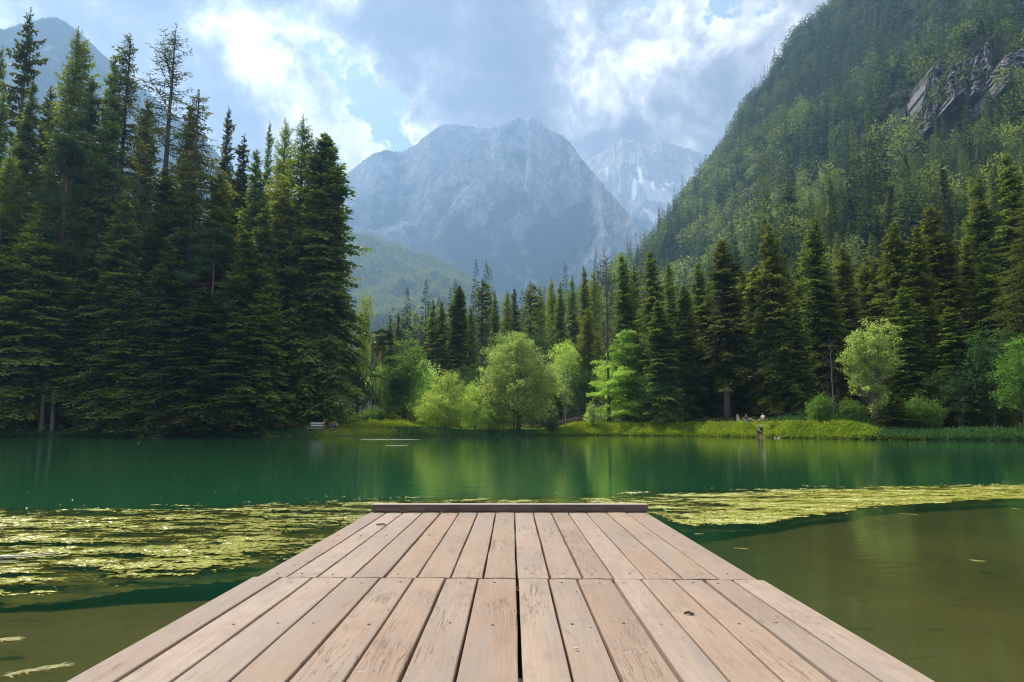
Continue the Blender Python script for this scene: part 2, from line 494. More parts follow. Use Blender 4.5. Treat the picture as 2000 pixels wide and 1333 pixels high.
farr = [(-500, 960), (0, 984), (200, 985), (400, 980), (560, 974), (730, 970), (1000, 968), (1262, 958), (1400, 953), (1600, 948), (1800, 944), (2000, 942), (2300, 936), (2800, 930)]
def bnd(lst):
    P = np.array([on_plane(*p) for p in lst]); return np.degrees(np.arctan2(P[:, 0], P[:, 1])), np.hypot(P[:, 0], P[:, 1])
nA, nR = bnd(near); fA, fR = bnd(farr)
def belt(x, y):
    az = np.degrees(np.arctan2(x, y)); r = np.hypot(x, y); rn = np.interp(az, nA, nR); rf = np.interp(az, fA, fR)
    return (r - rn) / (rf - rn)
_u = belt(WX, WY); _m = sst(_u, -.04, .04) * (1 - sst(_u, .75, 1.05)) * (np.abs(A2) < 60) * (1 - .45 * sst(WX, 0, 2))
dep = dep * (1 - _m) + np.minimum(dep, .30) * _m
# weed mat just under the surface
wx_ = np.arange(-9, 13.5, .06); wy_ = np.arange(3.0, 13.5, .06); WGX, WGY = np.meshgrid(wx_, wy_, indexing='ij')
_uu = belt(WGX, WGY); _mm = sst(_uu, -.03, .05) * (1 - sst(_uu, .7, 1.05)) > .25
wz_ = -.014 - .030 * fbm(WGX * 2.2, WGY * 4.4, 4) - .022 * (1 - sst(_uu, 0, .2)) 
_k = _mm[:-1, :-1] & _mm[1:, 1:]; wi, wj = np.where(_k); _n = len(wy_)
_Q = np.stack([wi * _n + wj, (wi + 1) * _n + wj, (wi + 1) * _n + wj + 1, wi * _n + wj + 1], 1)
_V = np.stack([WGX.ravel(), WGY.ravel(), wz_.ravel()], 1); _us = np.unique(_Q); _rm = np.zeros(len(_V), int); _rm[_us] = np.arange(len(_us))
m_, N = mat('submerged_weed')
_p = N.n('ShaderNodeNewGeometry').outputs['Position']
_c = N.mix(N.mapr(N.noise(N.n('ShaderNodeMapping', {'Vector': _p, 'Scale': (1, 2.4, 1)}).outputs[0], 2.6, 6, .65), .38, .62), (.030, .034, .006), (.21, .19, .022))
out(N, N.n('ShaderNodeBsdfPrincipled', {'Base Color': _c, 'Roughness': .9}).outputs[0])
tag(link('submerged_weed', mesh_np('submerged_weed', _V[_us], _rm[_Q], None, True), m_), kind='stuff')
wme = mesh_np('lake_water', np.stack([WX.ravel(), WY.ravel(), WX.ravel() * 0], 1), WQ, {'depth': ('POINT', np.clip(dep, 0, 9).ravel())}, True)
m_, N = mat('lake_water')
pos = N.n('ShaderNodeNewGeometry').outputs['Position']
d_ = N.n('ShaderNodeAttribute', attribute_name='depth').outputs['Fac']
turb = N.m('SUBTRACT', 1.0, N.m('POWER', 2.718, N.m('MULTIPLY', d_, -1.0)))
turb = N.m('MULTIPLY', turb, .97, clamp=True)
rip1 = N.noise(N.n('ShaderNodeMapping', {'Vector': pos, 'Scale': (.8, 2.2, 1)}).outputs[0], 1.2, 4, .55, .3)
rip2 = N.noise(N.n('ShaderNodeMapping', {'Vector': pos, 'Scale': (2.5, 7, 1)}).outputs[0], 2.4, 4, .6)
hh_ = N.m('ADD', N.m('MULTIPLY', rip1, .6), N.m('MULTIPLY', rip2, .16))
bp = N.n('ShaderNodeBump', {'Height': hh_, 'Strength': 1.0, 'Distance': .0065})
wc = N.mix(N.mapr(N.noise(pos, .06, 3), .35, .65), (.008, .078, .038), (.018, .084, .024))
body = N.n('ShaderNodeBsdfDiffuse', {'Color': wc})
tr = N.n('ShaderNodeBsdfTransparent', {'Color': (.80, .78, .53)})
b1 = N.n('ShaderNodeMixShader', {0: turb, 1: tr.outputs[0], 2: body.outputs[0]})
gl = N.n('ShaderNodeBsdfGlossy', {'Color': (1, 1, 1), 'Roughness': .018, 'Normal': bp.outputs[0]})
fr = N.n('ShaderNodeFresnel', {'IOR': 1.33, 'Normal': bp.outputs[0]})
out(N, N.n('ShaderNodeMixShader', {0: N.m('MULTIPLY', fr.outputs[0], 1.0), 1: b1.outputs[0], 2: gl.outputs[0]}).outputs[0])
M['water'] = m_
tag(link('lake_water', wme, M['water']), kind='structure')


# ------------------------------------------------------------------ mountains
def mountain(name, prof, R0, azpad, shape, relief, fine_, mats, extra=None, na_=520, nr_=300, back=.35, seed=0, snow=None):
    """a massif: prof = (photo x, photo y, distance) of its crest; the near face falls to the valley floor at R0, the far side falls away behind"""
    pr = np.array(prof, float); az = PXT(pr[:, 0])
    el = np.array([pdir(a, b)[1] * math.cos(math.atan(pdir(a, b)[0])) for a, b, c in pr])
    a = np.linspace(az[0], az[-1], na_); t = np.linspace(0, 1 + back, nr_)
    Aa, Tt = np.meshgrid(a, t, indexing='ij')
    E = np.interp(Aa, az, el); R1 = np.interp(Aa, az, pr[:, 2])
    r = R0 + (R1 - R0) * Tt
    x = r * np.sin(np.radians(Aa)); y = r * np.cos(np.radians(Aa))
    H = E * R1
    H = H + (fbm(Aa * 6.5 + seed, Aa * 0 + 1, 6, .6) - .5) * .0045 * R1
    g = np.where(Tt <= 1, shape(np.clip(Tt, 0, 1)), 1 - 1.6 * (Tt - 1) ** .8)
    z = H * g
    env = np.sin(np.clip(Tt, 0, 1) * math.pi) ** .7
    L = R1 * .06
    tangential = np.radians(Aa) * R1 / L
    warpn = (fbm(x / 700 + seed, y / 700, 3) - .5) * 1.6
    gul = ridged(tangential * .55 + warpn + seed, r / (L * 3.2) + warpn, 6, .58)
    iso = ridged(x / fine_ + seed, y / fine_, 6, .6)
    z = z + env * relief * (gul - .42) + env * relief * .38 * (iso - .4)
    z = np.where(Tt > 1, z, np.maximum(z, -20))
    nn = na_; mm = nr_
    ii, jj = np.meshgrid(np.arange(nn - 1), np.arange(mm - 1), indexing='ij')
    Q = np.stack([ii * mm + jj, ii * mm + jj + 1, (ii + 1) * mm + jj + 1, (ii + 1) * mm + jj], -1).reshape(-1, 4)[:, ::-1]
    veg = np.clip(1.02 - Tt, 0, 1) * 1.75 + .25 * sst(Tt, .9, 1.) - gul * .35 + (fbm(x / 160, y / 160, 4) - .5) * 1.3
    attrs = {'veg': ('POINT', veg.ravel()), 'tt': ('POINT', Tt.ravel())}
    if snow is not None: attrs['snow'] = ('POINT', snow(Aa, Tt, x, y, gul).ravel())
    me = mesh_np(name, np.stack([x.ravel(), y.ravel(), z.ravel()], 1), Q, attrs, True)
    o = link(name, me, mats); tag(o, kind='structure')
    return o, (Aa, Tt, x, y, z)


def rock_mat(name, rock_a, rock_b, veg_a, veg_b, v0, v1, sc):
    m_, N = mat(name)
    pos = N.n('ShaderNodeNewGeometry').outputs['Position']
    v = N.n('ShaderNodeAttribute', attribute_name='veg').outputs['Fac']
    sn = N.n('ShaderNodeAttribute', attribute_name='snow').outputs['Fac']
    n1 = N.noise(pos, .012 * sc, 8, .68); n2 = N.noise(pos, .05 * sc, 6, .7)
    nz = N.noise(N.n('ShaderNodeMapping', {'Vector': pos, 'Scale': (1, 1, .25)}).outputs[0], .03 * sc, 7, .65, 1.0)
    rk = N.mix(N.mapr(nz, .35, .65), rock_a, rock_b)
    vg = N.mix(N.mapr(n2, .35, .65), veg_a, veg_b)
    f = N.mapr(N.m('ADD', v, N.m('MULTIPLY', N.m('SUBTRACT', n1, .5), 1.6)), v0, v1)
    c = N.mix(f, rk, vg)
    c = N.mix(sn, c, (.85, .87, .9))
    bp = N.n('ShaderNodeBump', {'Height': N.m('ADD', n1, N.m('MULTIPLY', n2, .4)), 'Strength': .9, 'Distance': 26 / sc})
    out(N, N.n('ShaderNodeBsdfPrincipled', {'Base Color': c, 'Roughness': .95, 'Specular IOR Level': .05, 'Normal': bp.outputs[0]}).outputs[0])
    return m_


M['limestone'] = rock_mat('limestone_face', (.13, .135, .145), (.40, .395, .39), (.030, .052, .034), (.070, .090, .050), .28, .62, 1.0)
M['left_peak'] = rock_mat('wooded_peak_face', (.20, .20, .20), (.42, .41, .40), (.030, .050, .028), (.060, .080, .040), -.7, -.1, 1.0)
M['limestone_far'] = rock_mat('far_limestone_face', (.26, .26, .26), (.56, .55, .53), (.05, .065, .04), (.08, .10, .05), .55, .9, .7)
M['wooded'] = rock_mat('wooded_slope', (.30, .29, .27), (.50, .49, .46), (.040, .075, .032), (.110, .145, .055), -.6, -.3, 3.0)

mid = [(430, 560, 3900), (560, 440, 3800), (640, 355, 3700), (690, 315, 3650), (715, 298, 3600), (738, 291, 3600), (765, 296, 3600), (800, 283, 3550), (830, 258, 3500), (858, 241, 3500), (885, 242, 3500), (915, 246, 3500),
       (950, 251, 3500), (968, 245, 3480), (988, 243, 3450), (1003, 232, 3450), (1012, 228, 3450), (1025, 236, 3450), (1040, 226, 3450), (1060, 240, 3450), (1080, 254, 3400), (1105, 265, 3350),
       (1125, 285, 3300), (1140, 306, 3250), (1165, 335, 3200), (1200, 375, 3100), (1240, 420, 3000), (1262, 455, 2900), (1300, 520, 2800), (1400, 640, 2600), (1500, 760, 2500)]
mountain('mountain', mid, 2450, 0, lambda t: t ** 1.25, 185, 300, M['limestone'], seed=3.3, na_=640, nr_=340)


def snowf(Aa, Tt, x, y, gul):
    px = 1000 + 1344 * np.tan(np.radians(Aa))
    s = np.zeros_like(px)
    for (cx, ct, wx, wt) in ((1278, .60, 16, .035), (1300, .56, 30, .03), (1262, .645, 6, .05), (1250, .60, 5, .03), (1325, .60, 14, .02), (1290, .47, 26, .03), (1180, .84, 3, .02), (1195, .70, 3, .02)):
        s = np.maximum(s, np.exp(-((px - cx) / wx) ** 2 - ((Tt - ct - .17 + (px - cx) * .0008) / wt) ** 2))
    return sst(s + (fbm(x / 60, y / 60, 4) - .5) * .8, .38, .52)


farp = [(1000, 420, 6000), (1100, 350, 5800), (1150, 312, 5500), (1185, 296, 5400), (1210, 277, 5400), (1228, 268, 5400), (1250, 274, 5400), (1280, 284, 5400), (1310, 276, 5500), (1345, 280, 5600), (1400, 298, 5600), (1460, 310, 5600), (1600, 330, 5600), (1800, 420, 5600)]
mountain('snowy_ridge', farp, 3400, 0, lambda t: t ** 1.1, 330, 420, M['limestone_far'], seed=8.1, na_=420, nr_=260, snow=snowf)

leftp = [(-500, 60, 2574), (-300, 70, 2496), (-150, 50, 2418), (-40, 25, 2340), (10, 12, 2340), (36, 10, 2340), (60, 22, 2340), (95, 48, 2340), (125, 75, 2340), (200, 135, 2340), (300, 215, 2340), (350, 250, 2340), (420, 320, 2340), (520, 400, 2340), (640, 500, 2262), (800, 640, 2184)]
mountain('left_mountain', leftp, 1000, 0, lambda t: t ** 1.3, 190, 300, M['left_peak'], seed=5.7, na_=420, nr_=240)

hillp = [(300, 330, 2625), (450, 380, 2537), (560, 415, 2450), (640, 440, 2362), (700, 458, 2275), (735, 468, 2275), (770, 480, 2240), (800, 492, 2222), (850, 503, 2205), (890, 522, 2187), (930, 548, 2170), (970, 573, 2152), (1010, 600, 2135), (1060, 640, 2100), (1150, 720, 2012)]
_, hd = mountain('wooded_hill', hillp, 1000, 0, lambda t: t ** 1.15, 120, 230, M['wooded'], seed=1.9, na_=300, nr_=200)


# ------------------------------------------------------------------ trees
def conifer(h, R, zb, seed, nper=6, dz=.5, up=.6, low=-.15, droop=.32, tipup=.10, dens=1.0, lat=.42, pl=.42, pw=.15, prof=.8, gapp=.0, hang=.6, tr=.012, irregular=.25, lat_ang=55, bare=0.0):
    g = np.random.default_rng(seed)
    zs = []; z = zb
    while z < h * .985:
        zs.append(z); z += dz * (1 - .55 * ((z - zb) / (h - zb))) * g.uniform(.8, 1.2)
    Z = np.repeat(np.array(zs), nper) + g.uniform(-.24, .24, len(zs) * nper)
    n = len(Z); keep = g.random(n) > gapp; Z = Z[keep]; n = len(Z)
    t = (h - Z) / (h - zb)
    azb = g.uniform(0, 2 * math.pi, n)
    side_var = 1 + irregular * np.sin(azb * 1 + g.uniform(0, 6)) * .6 + irregular * (vnoise(Z * .5 + seed, azb * 1.2) - .5) * 2
    L = R * np.clip(t, 0.01, 1) ** prof * (1 - .28 * sst(t, .82, 1.0)) * g.uniform(.50, 1.18, n) * side_var + .12
    a0 = low + (up - low) * (1 - t) ** 1.5 + g.uniform(-.22, .16, n)
    dr = droop * (.5 + .8 * t); dirh = np.stack([np.cos(azb), np.sin(azb), np.zeros(n)], 1)
    def path(s, i):
        rr = L[i] * s
        zz = Z[i] + rr * a0[i] - dr[i] * L[i] * s ** 2 + tipup * L[i] * s ** 4
        return dirh[i] * rr[:, None] + np.stack([0 * zz, 0 * zz, zz], 1)
    wood = Bag()
    idx = np.arange(n)
    for s0, s1, f0, f1 in ((0, .4, 1, .7), (.4, .75, .7, .4), (.75, 1., .4, .15)):
        rb = (.008 + .012 * L)
        V, Q = prisms(path(np.full(n, s0), idx), path(np.full(n, s1), idx), rb * f0, rb * f1, 3); wood.add(V, Q)
    k = np.maximum(2, np.ceil(L / .30 * dens)).astype(int)
    bi = np.repeat(idx, k); cnt = np.concatenate([np.arange(x_) for x_ in k]) / np.repeat(k, k)
    s = np.clip(.12 + bare + (.9 - bare) * cnt + g.uniform(-.03, .05, len(bi)), 0, 1)
    P = path(s, bi); fw = path(np.clip(s + .06, 0, 1.06), bi) - path(np.clip(s - .02, 0, 1), bi); fw /= np.linalg.norm(fw, axis=1, keepdims=True)
    side = np.cross(fw, [0, 0, 1.]); side /= np.linalg.norm(side, axis=1, keepdims=True)
    crown = Bag(); tb = g.uniform(0, 1, n)[bi]
    def put(P, D, Nn, Ls, Ws, tn):
        V, Q = leaf_quads(P, D, Nn, Ls, Ws); crown.add(V, Q, tint=np.clip(tn, 0, 1))
    sh = np.clip(.30 + L[bi] / 1.6, .35, 1.)
    for sg in (-1, 1):
        ll = np.clip(L[bi] * lat * (1 - .65 * s) * g.uniform(.7, 1.2, len(bi)), .10, 1.25)
        m = np.maximum(1, np.ceil(ll / (pl * .72))).astype(int); q = np.repeat(np.arange(len(bi)), m); j = np.concatenate([np.arange(x_) for x_ in m])
        ang = R_(lat_ang) + g.uniform(-.2, .2, len(q))
        D = fw[q] * np.cos(ang)[:, None] + side[q] * sg * np.sin(ang)[:, None] + np.array([0, 0, -.22]) + g.normal(0, .13, (len(q), 3))
        D /= np.linalg.norm(D, axis=1, keepdims=True)
        PP = P[q] + D * (j * pl * .68)[:, None] + np.stack([0 * j, 0 * j, -.05 * j * j * pl], 1)
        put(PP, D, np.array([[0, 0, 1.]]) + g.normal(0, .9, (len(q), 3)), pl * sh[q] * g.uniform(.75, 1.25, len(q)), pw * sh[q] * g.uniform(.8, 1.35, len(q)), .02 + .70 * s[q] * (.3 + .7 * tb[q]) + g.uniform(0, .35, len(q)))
    hm = g.random(len(bi)) < hang
    D = np.stack([0 * s, 0 * s, -np.ones(len(s))], 1)[hm] + g.normal(0, .28, (hm.sum(), 3)) + fw[hm] * .25
    put(P[hm], D, side[hm] + g.normal(0, .6, (hm.sum(), 3)), pl * sh[hm] * g.uniform(.7, 1.3, hm.sum()), pw * sh[hm] * g.uniform(.8, 1.3, hm.sum()), .1 + g.uniform(0, .45, hm.sum()))
    put(P, fw + g.normal(0, .18, P.shape), np.array([[0, 0, 1.]]) + g.normal(0, .9, P.shape), pl * sh * g.uniform(.8, 1.2, len(P)), pw * 1.1 * sh, .2 + .5 * s + g.uniform(0, .3, len(P)))
    # leader
    ax = np.zeros((14, 3)); ax[:, 2] = np.linspace(h * .965, h, 14)
    put(ax, g.normal(0, .6, (14, 3)) + [0, 0, .5], g.normal(0, 1, (14, 3)), .22, .1, np.full(14, .5))
    zt = np.linspace(0, h, 14); wob = np.cumsum(g.normal(0, .03, (14, 2)), 0) * .4; wob[0] = 0
    rad = tr * h * (1 - zt / h) ** .85 + .02; rad[0] *= 1.35
    V, Q, T3 = tube(np.stack([wob[:, 0], wob[:, 1], zt - .3 * (zt == 0)], 1), rad, 8); wood.add(V, Q, T3)
    return crown, wood


def leaf_cloud(crown, C, r, nleaf, size, g, flat=.8, dirbias=(0, 0, .1), aspect=.5, tint=.5, tv=.6):
    """leaves gathered round sub-clump centres C with radii r"""
    q = np.repeat(np.arange(len(C)), nleaf)
    v = g.normal(0, 1, (len(q), 3)); v /= np.linalg.norm(v, axis=1, keepdims=True)
    rad = r[q] * g.random(len(q)) ** .45
    P = C[q] + v * rad[:, None] * np.array([1, 1, flat])
    D = v * .7 + np.array(dirbias) + g.normal(0, .5, v.shape)
    V, Q = leaf_quads(P, D, g.normal(0, .7, v.shape) + [0, 0, .8], size * g.uniform(.6, 1.3, len(q)), size * aspect * g.uniform(.7, 1.3, len(q)))
    crown.add(V, Q, tint=np.clip(tint + (g.random(len(q)) - .5) * tv * .8 + (g.random(len(C))[q] - .5) * .75, 0, 1))


def broadleaf(h, lobes, seed, size=.28, per=26, clumps=30, cr=.55, stems=1, trunk_r=.014, flat=.8, dirbias=(0, 0, .1), aspect=.5, lean=0., tb=.5, spread=.25, limbs=True):
    """lobes = (x, y, z, rx, ry, rz) in units of the height"""
    g = np.random.default_rng(seed); crown = Bag(); wood = Bag(); allc = []
    for (lx, ly, lz, rx, ry, rz) in lobes:
        m = max(6, int(1.7 * clumps * (rx * ry * rz) ** (2 / 3.) / .03))
        v = g.normal(0, 1, (m, 3)); v /= np.linalg.norm(v, axis=1, keepdims=True)
        rr = g.random(m) ** .4
        C = np.array([lx, ly, lz]) * h + v * rr[:, None] * np.array([rx, ry, rz]) * h * g.uniform(.78, 1.16, (m, 1))
        C += g.normal(0, .02 * h, C.shape); C = C[C[:, 2] > .02 * h]
        leaf_cloud(crown, C, cr * g.uniform(.6, 1.3, len(C)), per, size, g, flat, dirbias, aspect, tb)
        allc.append((np.array([lx, ly, lz]) * h, C))
    for k in range(stems):
        a = g.uniform(0, 6.28); off = spread * h * (k > 0) * .12
        top = np.array([lean * h + math.cos(a) * spread * h * (stems > 1) * .6, math.sin(a) * spread * h * (stems > 1) * .6, h * g.uniform(.72, .86)])
        base = np.array([math.cos(a) * off, math.sin(a) * off, -.3]); tt = np.linspace(0, 1, 10)[:, None]
        Pp = base + (top - base) * tt + g.normal(0, .008 * h, (10, 3)) * tt; Pp[:, :2] -= (top - base)[:2] * .35 * np.sin(tt * math.pi)
        V, Q, T3 = tube(Pp, trunk_r * h * (1 - tt[:, 0] * .85) / math.sqrt(stems) + .01, 7); wood.add(V, Q, T3)
        if limbs:
            for (lc, C) in allc:
                sel = C[g.random(len(C)) < min(1, 9. / len(C))]
                zt = np.clip(sel[:, 2] * g.uniform(.45, .8, len(sel)), .08 * h, h * .8)
                fr_ = np.clip((zt - base[2]) / (top[2] - base[2]), 0, 1)
                A0 = np.stack([np.interp(fr_, tt[:, 0], Pp[:, i]) for i in range(3)], 1)
                Mid = (A0 + sel) / 2 + [0, 0, -.03 * h]
                r0 = .0022 * h / math.sqrt(stems) + .006
                V, Q = prisms(A0, Mid, np.full(len(sel), r0), np.full(len(sel), r0 * .6), 4); wood.add(V, Q)
                V, Q = prisms(Mid, sel, np.full(len(sel), r0 * .6), np.full(len(sel), r0 * .2), 4); wood.add(V, Q)
    return crown, wood


def pine(h, R, seed):
    g = np.random.default_rng(seed); crown = Bag(); wood = Bag()
    zt = np.linspace(0, h * .97, 14); wob = np.cumsum(g.normal(0, .10, (14, 2)), 0); wob[0] = 0
    Pt = np.stack([wob[:, 0], wob[:, 1], zt], 1); Pt[0, 2] = -.3
    V, Q, T3 = tube(Pt, .010 * h * (1 - zt / h) ** .7 + .03, 8); wood.add(V, Q, T3)
    for i in range(34):
        f = g.uniform(.42, 1.0) if i > 4 else g.uniform(.86, 1.); z = h * f * .96
        a = g.uniform(0, 6.28); L = R * (1.0 - .55 * sst(f, .6, 1.0)) * g.uniform(.5, 1.1)
        b = np.array([np.interp(z, zt, wob[:, 0]), np.interp(z, zt, wob[:, 1]), z]); tt = np.linspace(0, 1, 6)[:, None]
        e = b + np.array([math.cos(a) * L, math.sin(a) * L, L * g.uniform(.0, .35) * (1 if f > .6 else -.3)])
        Pp = b + (e - b) * tt; Pp[:, 2] += -.16 * L * np.sin(tt[:, 0] * math.pi)
        V, Q, T3 = tube(Pp, .035 * (1 - tt[:, 0] * .8) + .006, 5); wood.add(V, Q, T3)
        m = 7 if f > .55 else 3
        C = Pp[-1] + g.normal(0, 1, (m, 3)) * np.array([.30 * L, .30 * L, .08 * L]) * .8 - (e - b) * g.uniform(0, .45, (m, 1))
        leaf_cloud(crown, C, .72 * g.uniform(.7, 1.3, m), 120, .26, g, .42, (0, 0, .7), .28, .5)
    return crown, wood


def beech(h, R, seed, side=-1, size=.25):
    """layered shelves of leaves on long level limbs, heavier towards one side"""
    g = np.random.default_rng(seed); crown = Bag(); wood = Bag()
    zt = np.linspace(0, h * .95, 10); Pt = np.stack([np.sin(zt / h * 2) * .3, 0 * zt, zt], 1)
    V, Q, T3 = tube(Pt, .012 * h * (1 - zt / h) ** .7 + .02, 7); wood.add(V, Q, T3)
    for i in range(120):
        f = g.uniform(.04, .97); a = g.uniform(0, 6.28); dx = math.cos(a)
        L = R * (1 - f) ** .5 * g.uniform(.4, 1.0) * (1 + .15 * math.sin(f * 19 + a)) * (1 + .35 * side * dx); z = h * f
        b = np.array([np.sin(f * 2) * .3, 0, z]); e = b + np.array([dx * L, math.sin(a) * L, L * g.uniform(-.30, .30)])
        tt = np.linspace(0, 1, 6)[:, None]; Pp = b + (e - b) * tt; Pp[:, 2] += .10 * L * np.sin(tt[:, 0] * math.pi)
        V, Q, T3 = tube(Pp, (.006 + .010 * L) * (1 - tt[:, 0] * .85) + .004, 5); wood.add(V, Q, T3)
        n = int(230 * L / R * 2.2) + 50; s = g.random(n) ** .6
        P0 = b + (e - b) * s[:, None]; P0[:, 2] += .10 * L * np.sin(s * math.pi) + g.normal(0, .10, n)
        sd = np.cross(e - b, [0, 0, 1.]); sd /= np.linalg.norm(sd)
        w = (g.random(n) - .5) * 2 * (.22 + .52 * L * (1 - s) * .9 + .1)
        P0 = P0 + sd * w[:, None] + g.normal(0, .06, (n, 3)); P0[:, 2] -= np.abs(w) * .25
        D = (e - b) / L * .8 + sd * np.sign(w)[:, None] * .6 + g.normal(0, .25, (n, 3)) + [0, 0, -.15]
        V, Q = leaf_quads(P0, D, g.normal(0, .6, (n, 3)) + [0, -.3, .8], size * g.uniform(.6, 1.3, n), size * .55, )
        crown.add(V, Q, tint=np.clip(g.uniform(0, .6, n) + .35 * s + (g.random() - .5) * .3, 0, 1))
    return crown, wood


def dead_tree(h, seed, n=46, R=.35):
    g = np.random.default_rng(seed); wood = Bag()
    zt = np.linspace(0, h, 10); V, Q, T3 = tube(np.stack([.1 * np.sin(zt), 0 * zt, zt - .2 * (zt == 0)], 1), .014 * h * (1 - zt / h) + .008, 6); wood.add(V, Q, T3)
    A = []; B = []; ra = []
    for i in range(n):
        f = g.uniform(.08, .9); a = g.uniform(0, 6.28); L = R * h * (1 - f * .6) * g.uniform(.4, 1.)
        p = np.array([0, 0, f * h]); d = np.array([math.cos(a), math.sin(a), g.uniform(.5, 1.5)]); d /= np.linalg.norm(d); r = .016
        for k in range(4):
            q = p + d * L / 4; A.append(p); B.append(q); ra.append(r); r *= .7
            if k > 0:
                for _ in range(2):
                    e = d + g.normal(0, .5, 3); e /= np.linalg.norm(e); A.append(q); B.append(q + e * L * .22); ra.append(r * .6)
            p = q; d = d + g.normal(0, .16, 3) + [0, 0, .08]; d /= np.linalg.norm(d)
    ra = np.array(ra); V, Q = prisms(np.array(A), np.array(B), ra, ra * .65, 4); wood.add(V, Q)
    return None, wood


PROTO = {}


def proto(key, h, R, cw, cmat, wmat, name, cat):
    PROTO[key] = dict(h=h, R=R, crown=cw[0].mesh('crown') if cw[0] else None, wood=cw[1].mesh('trunk', True), cm=cmat, wm=wmat, name=name, cat=cat, first=None)


S1 = dict(dz=.62, nper=8, hang=.95, droop=.50, tipup=.20, pl=.42, pw=.17, prof=.66)
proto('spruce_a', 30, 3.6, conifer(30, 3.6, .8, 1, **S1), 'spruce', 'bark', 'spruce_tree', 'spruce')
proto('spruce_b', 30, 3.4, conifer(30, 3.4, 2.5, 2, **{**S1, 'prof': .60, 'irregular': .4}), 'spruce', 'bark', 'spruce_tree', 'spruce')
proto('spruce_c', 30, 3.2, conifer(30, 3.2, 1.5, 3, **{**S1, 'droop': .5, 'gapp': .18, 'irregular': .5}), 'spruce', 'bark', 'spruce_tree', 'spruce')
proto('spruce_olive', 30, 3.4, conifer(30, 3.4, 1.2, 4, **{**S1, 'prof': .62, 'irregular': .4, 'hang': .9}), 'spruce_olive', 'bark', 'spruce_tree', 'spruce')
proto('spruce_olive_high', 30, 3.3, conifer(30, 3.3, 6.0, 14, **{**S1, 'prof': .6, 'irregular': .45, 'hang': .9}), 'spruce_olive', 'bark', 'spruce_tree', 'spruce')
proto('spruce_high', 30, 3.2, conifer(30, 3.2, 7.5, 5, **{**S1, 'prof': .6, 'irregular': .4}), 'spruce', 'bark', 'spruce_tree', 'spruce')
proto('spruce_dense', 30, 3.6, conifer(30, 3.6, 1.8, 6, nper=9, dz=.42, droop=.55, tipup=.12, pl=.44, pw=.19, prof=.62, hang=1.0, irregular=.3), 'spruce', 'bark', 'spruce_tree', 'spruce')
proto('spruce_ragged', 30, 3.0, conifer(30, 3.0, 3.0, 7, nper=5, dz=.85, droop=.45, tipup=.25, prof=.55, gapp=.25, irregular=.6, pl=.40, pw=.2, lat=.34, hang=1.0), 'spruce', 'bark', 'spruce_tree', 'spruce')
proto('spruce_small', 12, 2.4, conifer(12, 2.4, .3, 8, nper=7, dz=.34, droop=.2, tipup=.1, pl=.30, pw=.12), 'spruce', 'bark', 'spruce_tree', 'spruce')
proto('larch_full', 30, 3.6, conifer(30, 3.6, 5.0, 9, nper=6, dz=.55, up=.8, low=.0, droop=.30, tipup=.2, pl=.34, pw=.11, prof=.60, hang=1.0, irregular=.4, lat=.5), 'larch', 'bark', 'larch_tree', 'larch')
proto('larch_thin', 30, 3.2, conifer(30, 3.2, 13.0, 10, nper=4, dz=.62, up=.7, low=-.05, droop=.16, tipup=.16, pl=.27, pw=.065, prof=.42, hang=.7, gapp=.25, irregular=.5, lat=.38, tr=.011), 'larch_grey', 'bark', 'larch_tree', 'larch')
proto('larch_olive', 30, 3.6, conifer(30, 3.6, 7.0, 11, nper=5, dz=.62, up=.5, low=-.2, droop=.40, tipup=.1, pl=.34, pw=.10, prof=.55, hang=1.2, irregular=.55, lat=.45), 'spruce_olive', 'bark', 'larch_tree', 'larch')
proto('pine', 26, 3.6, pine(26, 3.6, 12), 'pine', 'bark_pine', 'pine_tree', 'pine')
# broadleaf
proto('willow', 12, 4.2, broadleaf(12, [(0, 0, .34, .30, .30, .32), (-.05, 0, .62, .24, .24, .26), (.10, .03, .45, .26, .24, .30), (-.14, -.05, .35, .22, .22, .28), (.02, 0, .80, .13, .13, .17)], 21, .26, 46, 70, .50, 4, flat=1.1, dirbias=(0, 0, .55), aspect=.34, spread=.3, limbs=False), 'leaf_willow', 'bark', 'willow_tree', 'willow')
proto('willow_round', 11, 4.6, broadleaf(11, [(0, 0, .45, .36, .36, .36), (-.12, 0, .60, .26, .26, .28), (.16, 0, .50, .28, .26, .32)], 22, .26, 40, 60, .50, 3, flat=1., dirbias=(0, 0, .4), aspect=.34, spread=.3, limbs=False), 'leaf_willow', 'bark', 'willow_tree', 'willow')
proto('bush', 9, 4.4, broadleaf(9, [(0, 0, .34, .42, .40, .32), (.05, 0, .62, .24, .24, .26), (-.20, 0, .35, .26, .28, .26), (.02, 0, .82, .10, .10, .12)], 23, .21, 30, 50, .42, 6, flat=1., dirbias=(0, 0, .5), aspect=.34, spread=.5, trunk_r=.010), 'leaf_yellow', 'bark', 'willow_bush', 'bush')
proto('maple', 13, 3.2, broadleaf(13, [(0, 0, .55, .22, .22, .20), (-.02, 0, .78, .13, .13, .20), (.10, 0, .60, .16, .16, .16), (-.12, 0, .66, .12, .12, .12)], 24, .26, 20, 26, .42, 1, aspect=.6), 'leaf_green', 'bark', 'maple_tree', 'maple')
proto('round_leaf', 9, 2.4, broadleaf(9, [(0, 0, .62, .26, .26, .34), (0, 0, .78, .18, .18, .20)], 25, .20, 30, 60, .36, 3, aspect=.45, spread=.12), 'leaf_dark', 'bark', 'leafy_tree', 'leafy tree')
